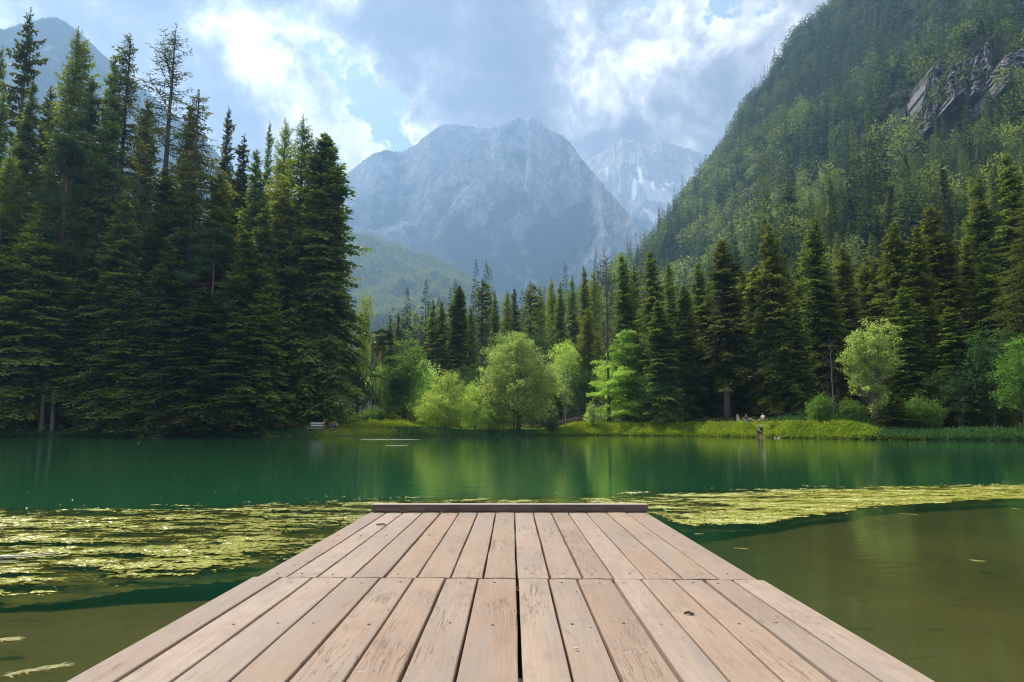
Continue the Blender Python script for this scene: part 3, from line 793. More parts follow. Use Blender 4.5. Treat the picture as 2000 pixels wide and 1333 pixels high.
proto('leafy', 16, 4.4, broadleaf(16, [(0, 0, .50, .25, .25, .26), (.08, 0, .70, .18, .18, .20), (-.10, 0, .64, .18, .18, .18), (-.14, 0, .38, .16, .16, .16), (.14, 0, .38, .16, .16, .16), (0, 0, .86, .10, .10, .12)], 26, .30, 22, 44, .60, 1, aspect=.55), 'leaf_green', 'bark', 'leafy_tree', 'leafy tree')
proto('leafy_yellow', 14, 4.0, broadleaf(14, [(0, 0, .52, .26, .26, .28), (.09, 0, .70, .18, .18, .18), (-.10, 0, .66, .18, .18, .20)], 27, .28, 22, 44, .55, 1, aspect=.5), 'leaf_yellow', 'bark', 'leafy_tree', 'leafy tree')
proto('leafy_dark', 16, 4.2, broadleaf(16, [(0, 0, .40, .28, .28, .32), (.06, 0, .68, .22, .22, .24), (-.08, 0, .60, .20, .20, .24)], 28, .30, 22, 44, .60, 2, aspect=.5), 'leaf_dark', 'bark', 'leafy_tree', 'leafy tree')
proto('birch', 15, 3.4, broadleaf(15, [(-.06, 0, .82, .12, .12, .13), (.06, 0, .74, .13, .13, .14), (-.11, 0, .62, .10, .10, .14), (.14, 0, .60, .10, .10, .12), (.02, 0, .52, .11, .11, .12), (-.02, 0, .36, .09, .09, .10), (.08, 0, .42, .10, .10, .12), (-.05, 0, .22, .08, .08, .10), (.0, 0, .66, .14, .14, .16)], 29, .27, 30, 60, .46, 3, trunk_r=.012, aspect=.5, spread=.2), 'leaf_bright', 'bark_pale', 'birch_tree', 'birch')
proto('slim', 12, 2.0, broadleaf(12, [(0, 0, .80, .09, .09, .16), (-.03, 0, .55, .10, .10, .16), (.04, 0, .40, .09, .09, .12)], 30, .24, 18, 40, .36, 2, trunk_r=.010, aspect=.4, spread=.1), 'leaf_willow', 'bark_pale', 'slim_tree', 'leafy tree')
proto('shrub', 4, 2.2, broadleaf(4, [(0, 0, .38, .44, .44, .34), (.12, 0, .55, .3, .3, .34), (-.15, 0, .4, .3, .3, .3)], 31, .19, 26, 16, .34, 4, aspect=.4, spread=.5, limbs=False), 'leaf_green', 'bark', 'shrub', 'shrub')
proto('shrub_silver', 6, 1.6, broadleaf(6, [(0, 0, .30, .22, .22, .26), (.0, 0, .62, .10, .10, .30), (-.12, 0, .50, .07, .07, .2), (.1, 0, .55, .06, .06, .2)], 32, .20, 16, 22, .28, 5, dirbias=(0, 0, .8), aspect=.35, spread=.35), 'leaf_willow', 'bark', 'shrub', 'shrub')
proto('beech_a', 13, 5.2, beech(13, 5.2, 33), 'leaf_yellow', 'bark', 'beech_tree', 'beech')
proto('beech_b', 11, 4.0, beech(11, 4.0, 34), 'leaf_bright', 'bark', 'beech_tree', 'beech')
proto('dead', 11, 3.4, dead_tree(11, 35), None, 'dead', 'bare_tree', 'bare tree')


def plant(key, px, py, D, hw, label, group=None, rz=None, xy=None, H=None, top=None):
    """a tree whose tip is seen at (px, py) when it stands D metres off; hw = half width of the crown in photo pixels"""
    pr = PROTO[key]
    if xy is None:
        x, y, zt = at(px, py, D)
    else: x, y = xy; zt = None
    zb = gz(x, y) - .05
    H_ = H if H else zt - zb
    if hw and pr['cat'] not in ('spruce', 'larch', 'pine', 'bare tree', 'beech'): hw = hw * 1.12
    if hw and pr['cat'] in ('spruce', 'larch'): hw = hw * 1.28
    Rw = hw * D / F / .99 if hw else pr['R'] * H_ / pr['h']
    if pr['first'] is None:
        root = bpy.data.objects.new(pr['name'], None); COL.objects.link(root); root.empty_display_size = .5
        if pr['crown'] is not None: link('crown', pr['crown'], M[pr['cm']], root)
        link('trunk', pr['wood'], M[pr['wm']], root)
        pr['first'] = root
    else:
        root = copy_tree(pr['first'])
        if 'group' in root: del root['group']
    root.location = (x, y, zb); sx = Rw / pr['R']; root.scale = (sx, sx, H_ / pr['h'])
    root.rotation_euler = (0, 0, random.uniform(0, 6.28) if rz is None else rz)
    tag(root, label, pr['cat'], group)
    return root


LEFT = [
 (8, 178, 92, 'spruce_c', 45, 'green spruce at the left edge beside the ragged highest spruce'),
 (60, 16, 98, 'spruce_ragged', 50, 'ragged dark spruce with open branches, highest of all, tip against the blue peak'),
 (66, 155, 84, 'spruce_b', 46, 'slender green spruce directly below the ragged highest spruce'),
 (153, 55, 94, 'larch_full', 72, 'broad hazy green larch, second tall tip from the left'),
 (180, 150, 90, 'spruce_b', 50, 'green spruce tucked between the two broad larch crowns at upper left'),
 (255, 66, 92, 'larch_olive', 68, 'tall olive green larch just left of the see-through larch'),
 (226, 110, 90, 'spruce_b', 44, 'narrow green spruce leaning on the tall olive larch'),
 (340, 62, 86, 'larch_thin', 78, 'thin see-through larch with a long bare dark trunk against the cloud'),
 (388, 175, 82, 'larch_olive', 72, 'drooping olive larch right of the see-through larch'),
 (447, 210, 97, 'spruce_c', 36, 'dark narrow spruce spire right of the drooping olive larch'),
 (478, 262, 94, 'spruce_c', 42, 'dark blunt spruce between the narrow spire and the thin needle spire'),
 (502, 292, 88, 'spruce_b', 44, 'brownish green spruce in front of the thin needle spire'),
 (527, 238, 101, 'spruce_c', 26, 'thinnest needle-like spruce spire, left of the twin pale larches'),
 (559, 230, 94, 'larch_full', 38, 'left one of the twin pale larches with tips near the white cloud'),
 (592, 226, 88, 'larch_full', 56, 'right one of the twin pale larches, broad and yellow green'),
 (556, 350, 84, 'spruce_olive', 58, 'olive spruce in front of the twin pale larches'),
 (638, 260, 87, 'spruce_dense', 80, 'big dense dark spruce that ends the left forest, its right edge glowing'),
 (612, 345, 85, 'larch_full', 50, 'yellow green drooping larch hanging beside the big dense end spruce'),
 (140, 256, 79, 'pine', 72, 'pine with a reddish bare trunk and cloudlike needle clumps'),
 (245, 372, 77.5, 'spruce_a', 66, 'small pointed spruce with a thin leader right of the red-trunked pine'),
 (20, 290, 79, 'larch_full', 52, 'soft green larch at the left edge left of the red-trunked pine'),
 (85, 400, 77.2, 'spruce_b', 78, 'lower spruce below the red-trunked pine with two bare grey stems at the water'),
 (10, 450, 77.5, 'spruce_dense', 80, 'low spruce skirts filling the left edge above the water'),
 (180, 470, 78, 'spruce_b', 62, 'dark lower spruce behind the pair of bare grey stems'),
 (325, 330, 82, 'spruce_b', 64, 'dark spruce wrapped round the foot of the see-through larch'),
 (330, 470, 77.5, 'spruce_a', 66, 'low spruce at the waterline below the see-through larch'),
 (430, 330, 84, 'spruce_olive', 58, 'olive brown spruce below the dark narrow spire'),
 (415, 440, 79, 'pine', 60, 'dark spreading pine in the middle of the left forest front'),
 (480, 450, 78, 'spruce_b', 56, 'dark green lower spruce in front of the blunt spruce'),
 (520, 400, 80, 'spruce_a', 60, 'green spruce standing below the needle-like spire'),
 (528, 520, 78, 'spruce_a', 50, 'bushy low spruce left of the wooden bench'),
 (592, 500, 84, 'spruce_olive', 46, 'lower olive spruce behind the wooden bench'),
 (400, 560, 77, 'spruce_dense', 66, 'lowest dark spruce on the left bank, above the heap of dry branches'),
 (255, 560, 77, 'spruce_dense', 74, 'low dark spruce on the left bank between pine and see-through larch'),
 (470, 600, 77, 'spruce_b', 60, 'short dark spruce overhanging the water left of the bench'),
 (150, 560, 78.4, 'spruce_dense', 50, 'short bushy spruce whose branches shade the pair of bare stems'),
 (300, 640, 76.6, 'spruce_small', 52, 'smallest bright-tipped spruce on the left bank at the waterline'),
 (20, 620, 76.8, 'spruce_small', 52, 'smallest spruce at the left edge of the waterline'),
 (500, 660, 77.2, 'spruce_small', 42, 'small spruce bush on the bank nearest the bench'),
 (372, 200, 99, 'spruce_c', 40, 'dim spruce behind the bare trunk of the see-through larch'),
 (100, 170, 101, 'spruce_olive', 50, 'dim spruce behind the gap right of the ragged highest spruce'),
 (290, 190, 100, 'spruce_olive', 50, 'dim spruce behind the gap between olive larch and see-through larch'),
 (5, 90, 104, 'spruce_c', 36, 'dim spruce tip cut by the left edge of the picture'),
]
for (px, py, D, key, hw, lab) in LEFT: plant(key, px, py, D, hw, lab)

# two bare stems in front and the dark forest behind
for k, (px, w_, lab) in enumerate([(83, .30, 'left one of two bare grey stems on the left bank'), (104, .26, 'right one of two bare grey stems on the left bank')]):
    x, y, _ = at(px, 800, 75.4); z0 = gz(x, y) - .1; zt = np.linspace(0, 4.6, 8)
    V, Q, T3 = tube(np.stack([.04 * np.sin(zt + k), 0 * zt, zt], 1), w_ * (1 - zt / 11), 9)
    root = link('tree_stem', mesh_np('tree_stem', V, [Q, T3], {'tint': ('FACE', np.full(len(Q) + len(T3), .5))}, True), M['bark'], loc=(x, y, z0))
    tag(root, lab, 'tree trunk', 'bare stems on the left bank')

gfill = np.random.default_rng(5)
for i in range(44):
    px = gfill.uniform(-260, 640); D = gfill.uniform(88, 128); py = 330 + gfill.uniform(-60, 110) + .12 * abs(px - 200)
    plant(['spruce_a', 'spruce_b', 'spruce_c', 'spruce_olive'][i % 4], px, py, D, 58, 'spruce standing deep in the left forest, glimpsed through gaps behind the front row', 'spruces deep in the left forest')
for i in range(12):
    px = -40 - i * 55 + gfill.uniform(-15, 15)
    plant(['spruce_a', 'spruce_dense', 'spruce_b'][i % 3], px, 200 + gfill.uniform(-80, 160), 86, 70, 'spruce of the left forest edge beyond the left border', 'spruces past the left border')

RIGHT = [
 (1184, 500, 90, 'larch_thin', 24, 'thin bare-trunked larch rising left above the layered beech'),
 (1213, 498, 96, 'spruce_b', 34, 'dark spruce behind the layered beech, first tall one from the left'),
 (1268, 490, 88, 'spruce_b', 38, 'dark tall spruce just right of the layered beech top'),
 (1238, 520, 108, 'spruce_c', 34, 'hazy spruce between the first two tall dark spruces'),
 (1305, 512, 98, 'spruce_c', 30, 'slim dark spruce third in the right forest row'),
 (1335, 555, 84, 'spruce_olive', 34, 'shorter olive spruce behind the smaller beech'),
 (1362, 512, 90, 'spruce_b', 36, 'dark spruce left of the broad one with the grey trunk'),
 (1409, 470, 80, 'spruce_high', 48, 'broad dark spruce with a bare grey trunk rising from the meadow'),
 (1448, 520, 92, 'spruce_c', 32, 'dark spruce in the gap behind the grey-trunked spruces'),
 (1500, 437, 76, 'spruce_olive', 46, 'tall pointed olive spruce standing over the bathers'),
 (1527, 560, 75, 'spruce_high', 26, 'slender spruce with a long bare stem right of the bathers'),
 (1560, 520, 84, 'spruce_c', 34, 'dark spruce behind the slender bare stem'),
 (1592, 425, 78, 'spruce_b', 44, 'tall dark spruce with a narrow tip left of the dead tree'),
 (1555, 600, 74, 'spruce_b', 36, 'lower dark spruce between bare stem and dead tree'),
 (1645, 480, 84, 'spruce_olive', 42, 'hazy olive spruce above the dead tree'),
 (1622, 540, 78, 'spruce_b', 36, 'dark spruce right behind the dead tree'),
 (1690, 500, 88, 'spruce_olive', 40, 'green spruce behind the bright birch'),
 (1745, 430, 70, 'spruce_olive', 46, 'olive brown spruce left in the big clump right of the birch'),
 (1790, 440, 68, 'spruce_olive', 46, 'middle olive spruce in the big clump right of the birch'),
 (1818, 398, 71, 'spruce_olive_high', 50, 'tallest olive brown spruce in the big clump right of the birch'),
 (1852, 450, 70, 'spruce_olive', 42, 'rightmost reddish olive spruce in the big clump right of the birch'),
 (1885, 470, 74, 'spruce_b', 40, 'dark spruce right of the big olive clump'),
 (1910, 340, 80, 'spruce_a', 52, 'high dark spruce near the right edge, wider and lower'),
 (1962, 300, 78, 'spruce_b', 54, 'high dark spruce close to the right edge, highest tip there'),
 (1925, 480, 68, 'spruce_a', 50, 'spruce with hanging boughs above the leafy right bank'),
 (2004, 385, 60, 'larch_olive', 52, 'yellow olive larch cut by the right edge of the picture'),
 (2050, 340, 72, 'spruce_b', 54, 'spruce just past the right border'),
 (1760, 560, 66, 'spruce_b', 44, 'low dark spruce right behind the bright birch'),
 (1850, 600, 63, 'spruce_b', 50, 'low dark spruce foot of the big olive clump'),
 (1742, 770, 61, 'spruce_small', 44, 'low bushy spruce at the water under the bright birch'),
 (1480, 600, 82, 'spruce_a', 36, 'dark lower spruce behind the bathers'),
 (1420, 640, 84, 'spruce_a', 32, 'dark understorey spruce beside the bare grey trunk'),
]
for (px, py, D, key, hw, lab) in RIGHT: plant(key, px, py, D, hw, lab)
for i in range(26):
    px = 1240 + i * 34 + gfill.uniform(-14, 14); D = gfill.uniform(84, 108) - (px - 1240) * .012
    plant(['spruce_a', 'spruce_b', 'spruce_c', 'spruce_dense'][i % 4], px, 575 - (px - 1240) * .09 + gfill.uniform(-40, 60), D, 40, 'dark spruce in the second row of the right forest, mostly hidden', 'spruces of the second row on the right')
for i in range(8):
    px = 2080 + i * 60
    plant(['spruce_a', 'spruce_olive'][i % 2], px, 330 + gfill.uniform(-60, 60), 66, 66, 'spruce of the right shore beyond the right border', 'spruces past the right border')

CENTRE = [
 (763, 612, 128, 'spruce_a', 13, 'small distant spruce tip, leftmost above the silver willow'),
 (778, 611, 124, 'spruce_c', 14, 'small distant spruce tip, second above the silver willow'),
 (846, 584, 112, 'spruce_a', 24, 'left one of the dark pair of spruces above the yellow bush'),
 (862, 588, 110, 'spruce_b', 24, 'right one of the dark pair of spruces above the yellow bush'),
 (897, 556, 112, 'spruce_dense', 31, 'broad dark cone-shaped spruce between the dark pair and the tiered spruce'),
 (942, 543, 116, 'spruce_ragged', 27, 'tiered dark spruce with stepped branches left of the big willow'),
 (966, 572, 124, 'spruce_a', 18, 'narrow spruce just right of the tiered one'),
 (920, 600, 122, 'spruce_b', 20, 'low spruce in the notch left of the tiered one'),
 (990, 566, 132, 'larch_full', 22, 'pale larch above the top of the big willow'),
 (1005, 562, 122, 'spruce_c', 22, 'slim dark spruce above the top of the big willow'),
 (1036, 549, 114, 'spruce_ragged', 29, 'dark stepped spruce right above the big willow'),
 (1054, 556, 134, 'larch_full', 20, 'pale hazy larch right of the stepped spruce'),
 (1078, 545, 138, 'larch_full', 22, 'second pale hazy larch right of the stepped spruce'),
 (1094, 550, 126, 'spruce_a', 20, 'dark narrow spruce above the yellow leafy tree'),
 (1118, 538, 134, 'spruce_c', 20, 'hazy spruce above the yellow leafy tree'),
 (1140, 518, 136, 'spruce_a', 22, 'dark spruce climbing the slope above the soft green larch'),
 (1160, 525, 142, 'larch_full', 24, 'hazy green larch on the slope behind the thin larch'),
 (1148, 598, 104, 'larch_full', 26, 'soft green pointed larch between yellow leafy tree and layered beech'),
 (1100, 640, 100, 'leafy_yellow', 36, 'bright yellow green leafy tree right behind the big willow'),
 (1060, 620, 108, 'leafy_dark', 30, 'silvery dark leafy tree peeking over the big willow'),
 (1035, 640, 112, 'leafy', 28, 'pale topped leafy tree behind the left of the big willow'),
 (965, 650, 104, 'leafy_dark', 34, 'dark leafy tree between yellow bush and big willow'),
 (900, 700, 100, 'leafy_dark', 34, 'dark leafy tree behind the top of the yellow bush'),
 (985, 620, 114, 'leafy_yellow', 30, 'olive leafy tree left of the big willow top'),
 (800, 640, 93, 'maple', 44, 'airy green maple in front of the round silver willow'),
 (795, 672, 99, 'willow_round', 68, 'round pale silver willow left of the yellow bush'),
 (773, 722, 91, 'round_leaf', 24, 'small round dark tree in front of the silver willow'),
 (872, 716, 86.5, 'bush', 70, 'large yellow green bush on the shore'),
 (962, 762, 86.5, 'bush', 36, 'smaller rounded bush between yellow bush and big willow'),
 (925, 740, 90, 'bush', 44, 'middle bush behind the two shore bushes'),
 (1010, 643, 88, 'willow', 74, 'big silver green willow in the middle of the far shore'),
 (1103, 680, 92, 'slim', 22, 'slim pale-leaved tree right of the big willow'),
 (1133, 700, 96, 'leafy_dark', 30, 'dark leafy tree between slim tree and layered beech'),
 (1155, 772, 87, 'shrub_silver', 22, 'silvery upright shrub on the meadow edge'),
 (1078, 812, 86.5, 'shrub', 18, 'low pale shrub at the foot of the big willow'),
 (1222, 640, 90, 'beech_a', 84, 'layered yellow green beech with level boughs'),
 (1262, 655, 91, 'leafy', 44, 'green leafy tree merged behind the layered beech'),
 (1308, 682, 84, 'beech_b', 50, 'smaller pale beech right of the layered beech'),
 (1280, 730, 84, 'leafy_dark', 40, 'dark leafy growth between the two beeches'),
 (1350, 720, 86, 'leafy_dark', 40, 'dark leafy growth right of the smaller beech'),
 (1697, 614, 61.5, 'birch', 52, 'bright sunlit multi-stemmed birch on the right shore'),
 (1620, 655, 66, 'dead', 32, 'bare dead tree with pale branches left of the bright birch'),
 (1600, 760, 64, 'shrub', 30, 'green shrub under the dead tree'),
 (1660, 770, 62, 'shrub', 30, 'green shrub left of the birch foot'),
 (1920, 620, 60, 'leafy_dark', 52, 'dark leafy tree on the right bank under the spruces'),
 (1985, 650, 55, 'leafy', 44, 'pale leafy tree at the right edge of the picture'),
 (1870, 700, 61, 'leafy_dark', 48, 'dark rounded leafy tree right of the big olive clump'),
 (1800, 760, 61, 'shrub', 38, 'dark shrub on the bank under the big olive clump'),
 (715, 528, 90, 'leafy_yellow', 17, 'bright leafy tree peeking out behind the big dense end spruce'),
 (745, 640, 96, 'pine', 34, 'olive pine reaching right from behind the end spruce'),
 (738, 588, 92, 'dead', 12, 'bare twiggy tree beside the end spruce'),
 (735, 790, 92, 'shrub', 30, 'yellow green shrub in the sunny clearing behind the people'),
 (708, 800, 90, 'shrub', 22, 'tall grassy shrub under the end spruce'),
 (700, 690, 108, 'leafy_dark', 34, 'dark leafy tree behind the end spruce trunk'),
 (745, 700, 112, 'leafy', 36, 'leafy tree filling the gap behind the round silver willow, left'),
 (828, 690, 108, 'leafy_dark', 34, 'dark leafy tree behind the right side of the round silver willow'),
 (775, 660, 118, 'leafy_dark', 34, 'dark leafy tree showing over the round silver willow'),
 (860, 670, 112, 'leafy', 34, 'green leafy tree behind the top of the yellow bush, left'),
 (1185, 690, 98, 'leafy_yellow', 34, 'yellow green leafy tree at the left flank of the layered beech'),
 (1330, 640, 92, 'leafy', 34, 'soft leafy tree above the smaller beech'),
]
for (px, py, D, key, hw, lab) in CENTRE:
    o = plant(key, px, py, D, hw, lab)

# lower hillside trees one can tell apart
gh = np.random.default_rng(15)
cnt_h = 0
spots = []
while len(spots) < 235:
    px = gh.uniform(700, 2060); D = gh.uniform(118, 250) if px < 1200 else 104 + 125 * gh.random() ** .75
    x = (px - 1000) / 1344 * D; y = D
    if all((x - a) ** 2 + (y - b) ** 2 > 5.2 ** 2 for a, b in spots): spots.append((x, y))
kinds = ['spruce_a', 'larch_full', 'spruce_b', 'spruce_c', 'larch_full', 'spruce_a', 'leafy_yellow', 'spruce_olive', 'larch_full', 'leafy']
for i, (x, y) in enumerate(spots):
    key = kinds[i % 10]; Hh = (gh.uniform(15, 23) if x > y * .2 else gh.uniform(12, 16)) if key.startswith(('spruce', 'larch')) else gh.uniform(9, 14)
    nm = PROTO[key]['cat']
    plant(key, 0, 0, y, None, {'spruce': 'dark spruce on the lower wooded slope behind the shore trees', 'larch': 'soft green larch on the lower wooded slope behind the shore trees', 'leafy tree': 'leafy tree on the lower wooded slope behind the shore trees'}[nm],
          {'spruce': 'spruces on the lower slope', 'larch': 'larches on the lower slope', 'leafy tree': 'leafy trees on the lower slope'}[nm], xy=(x, y), H=Hh)


LM = [(-200, 'the left border'), (60, 'the ragged highest spruce'), (150, 'the red-trunked pine'), (255, 'the tall olive larch'), (340, 'the see-through larch'), (447, 'the dark narrow spire'), (590, 'the twin pale larches'), (650, 'the big dense end spruce'),
      (795, 'the round silver willow'), (875, 'the yellow bush'), (1010, 'the big willow'), (1100, 'the bright yellow leafy tree'), (1222, 'the layered beech'), (1308, 'the smaller beech'), (1409, 'the grey-trunked spruce'),
      (1500, 'the bathers'), (1620, 'the dead tree'), (1697, 'the bright birch'), (1818, 'the big olive clump'), (1920, 'the high dark spruces'), (2050, 'the right border')]
ORD = ['nearest', 'second nearest', 'third nearest', 'fourth nearest', 'fifth nearest', 'sixth nearest', 'seventh nearest', 'eighth nearest', 'ninth nearest', 'tenth nearest'] + ['eleventh nearest', 'twelfth nearest', 'thirteenth nearest', 'fourteenth nearest'] + ['hindmost'] * 60
by = {}
for o in [o for o in COL.objects if o.parent is None and 'group' in o and o.get('category') in ('spruce', 'larch', 'leafy tree')]:
    px = 1000 + 1344 * o.location.x / o.location.y; lm = min(LM, key=lambda q: abs(q[0] - px))[1]
    by.setdefault((o['group'], o['category'], lm), []).append(o)
for (gp, ct, lm), lst in by.items():
    lst.sort(key=lambda o: o.location.y)
    for i, o in enumerate(lst):
        if 'lower slope' in gp: o['label'] = f"{ORD[i]} {ct} on the lower slope above {lm}"
        elif 'deep' in gp: o['label'] = f"{ORD[i]} {ct} glimpsed deep in the left forest behind {lm}"
        elif 'second row' in gp: o['label'] = f"{ORD[i]} dark {ct} of the second row on the right behind {lm}"
        else: o['label'] = f"{ORD[i]} {ct} of the shore forest past {lm}"

# ------------------------------------------------------------------ hillside forests (nobody could count them)
def far_conifer(seed, h=18., R=2.9, nq=130, round_=False):
    g = np.random.default_rng(seed); b = Bag()
    if not round_:
        f = 1 - g.random(nq) ** .62; f[:nq // 10] = g.uniform(.86, 1.0, nq // 10); z = h * (.03 + .96 * f); r = R * (1 - f) ** .8 * g.uniform(.45, 1.1, nq)
        a = g.uniform(0, 6.28, nq); P = np.stack([np.cos(a) * r * .40, np.sin(a) * r * .40, z], 1)
        D = np.stack([np.cos(a), np.sin(a), -.55 + .6 * f + g.normal(0, .2, nq)], 1); k_ = (150. / nq) ** .4
        V, Q = leaf_quads(P, D, np.stack([np.cos(a), np.sin(a), a * 0 + .8], 1) + g.normal(0, .5, (nq, 3)), r * .62 + .22, (1.0 * (1 - f) + .22) * k_)
        b.add(V, Q, tint=g.random(nq))
        V, Q = prisms(np.array([[0, 0, h * .3]]), np.array([[0, 0, h]]), [.08], [.02], 4); b.add(V, Q, tint=.15)
    else:
        v = g.normal(0, 1, (nq, 3)); v /= np.linalg.norm(v, axis=1, keepdims=True); rr = g.random(nq) ** .35
        lob = np.array([[0, 0, .62], [.18, .1, .5], [-.2, 0, .48], [0, -.15, .78]])[g.integers(0, 4, nq)]
        P = lob * h + v * rr[:, None] * np.array([R * .75, R * .75, h * .2])
        V, Q = leaf_quads(P, v + g.normal(0, .5, v.shape), v * .5 + g.normal(0, .5, v.shape) + [0, 0, .5], 1.35 * (150. / max(nq, 60)) ** .5, .85 * (150. / max(nq, 60)) ** .5); b.add(V, Q, tint=g.random(nq))
    return b


def forest(name, X, Y, Z, sc, kind, tone, protos, m_, seed=0):
    g = np.random.default_rng(seed); VV = []; QQ = []; TT = []; off = 0
    for ki, pb in enumerate(protos):
        sel = np.where(kind == ki)[0]
        if len(sel) == 0: continue
        V0 = np.concatenate(pb.V, 0); Q0 = np.concatenate(pb.Q, 0); t0 = np.concatenate(pb.tq)
        a = g.uniform(0, 6.28, len(sel)); ca, sa = np.cos(a)[:, None], np.sin(a)[:, None]; s = sc[sel][:, None]; sz = s * g.uniform(.8, 1.2, (len(sel), 1))
        vx = (V0[None, :, 0] * ca - V0[None, :, 1] * sa) * s + X[sel][:, None]; vy = (V0[None, :, 0] * sa + V0[None, :, 1] * ca) * s + Y[sel][:, None]
        vz = V0[None, :, 2] * sz + Z[sel][:, None]
        VV.append(np.stack([vx, vy, vz], -1).reshape(-1, 3)); n0 = len(V0)
        QQ.append((Q0[None] + (np.arange(len(sel)) * n0)[:, None, None]).reshape(-1, 4) + off); off += n0 * len(sel)
        TT.append(np.clip(tone[sel][:, None] + (t0[None] - .5) * .30, 0, 1).ravel())
    me = mesh_np(name, np.concatenate(VV), np.concatenate(QQ), {'tint': ('FACE', np.concatenate(TT))})
    return tag(link(name, me, m_), kind='stuff')


fp = [far_conifer(1, 18, 3.3, 190), far_conifer(2, 21, 2.8, 190), far_conifer(3, 16, 3.8, 190), far_conifer(4, 13, 4.2, 210, True), far_conifer(5, 11, 4.0, 200, True), far_conifer(8, 15, 3.6, 210, True),
      far_conifer(11, 18, 3.3, 650), far_conifer(12, 21, 2.8, 650), far_conifer(13, 16, 3.8, 650), far_conifer(14, 13, 4.2, 800, True), far_conifer(15, 11, 4.0, 700, True), far_conifer(18, 15, 3.6, 800, True)]
g = np.random.default_rng(77)
n = 34000
az = g.uniform(-14, 50, n); rr = np.sqrt(g.uniform(125 ** 2, 1000 ** 2, n))
el, R1 = hill_params(az)
ok = (rr < R1 * 1.03) & ((rr > 215) | (az < 3) & (rr > 240) | (az > 40))
az = az[ok]; rr = rr[ok]; X = rr * np.sin(np.radians(az)); Y = rr * np.cos(np.radians(az))
# poisson-like thinning on a jittered grid
cell = 7.0; key_ = np.floor(X / cell).astype(int) * 100003 + np.floor(Y / cell).astype(int)
_, ui = np.unique(key_, return_index=True); X = X[ui]; Y = Y[ui]; az = az[ui]; rr = rr[ui]
pxx = 1000 + 1344 * np.tan(np.radians(az)); Z = ground_h(X, Y)
elp = np.degrees(np.arctan2(Z - CAMZ, rr)); 
CL = [(1815, 190, 30, 60), (1850, 150, 36, 55), (1905, 150, 40, 60), (1960, 130, 50, 55), (2020, 110, 60, 60)]
pyy = 666.5 - F * np.tan(np.radians(elp) * 1.0 - PITCH)
cliff = np.zeros(len(X))
for (cx, cy, wx, wy) in CL: cliff = np.maximum(cliff, np.exp(-((pxx - cx) / wx) ** 4 - ((pyy - cy) / wy) ** 4))
keep = (g.random(len(X)) > cliff * .66) & (fbm(X / 40, Y / 40, 3) > .24)
X, Y, Z, az, rr, pyy = [v[keep] for v in (X, Y, Z, az, rr, pyy)]
n = len(X); mixn = fbm(X / 60 + 9, Y / 60, 3) + g.normal(0, .10, n)
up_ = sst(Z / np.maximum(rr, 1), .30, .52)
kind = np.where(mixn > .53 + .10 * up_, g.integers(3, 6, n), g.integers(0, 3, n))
tone = np.where(kind % 6 >= 3, g.uniform(.20, 1.15, n) * (1 - .62 * up_), g.choice([.0, .06, .15, .42], n) * (1 - .4 * up_)) + g.normal(0, .05, n)  # own greens by kind; darkening uphill paints shade above the sunlit lower belt
kind = np.where(rr < 400, kind + 6, kind)
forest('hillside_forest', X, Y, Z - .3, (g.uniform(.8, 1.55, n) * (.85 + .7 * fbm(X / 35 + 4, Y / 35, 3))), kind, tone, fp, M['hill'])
print('hill trees', n)

# wooded hill in the middle distance
Aa, Tt, hx, hy, hz = hd
g = np.random.default_rng(78)
fp2 = [far_conifer(6, 17, 3.6, 26), far_conifer(7, 13, 4.6, 24, True)]
n = 15000; ia = g.integers(int(.28 * Aa.shape[0]), int(.93 * Aa.shape[0]), n); it = g.integers(int(.25 * Aa.shape[1]), int(.80 * Aa.shape[1]), n)
X = hx[ia, it] + g.uniform(-6, 6, n); Y = hy[ia, it] + g.uniform(-6, 6, n); Z = hz[ia, it] - 1.5
forest('distant_forest', X, Y, Z, g.uniform(.9, 1.6, n), g.integers(0, 2, n), g.uniform(.35, 1., n), fp2, M['hill'])


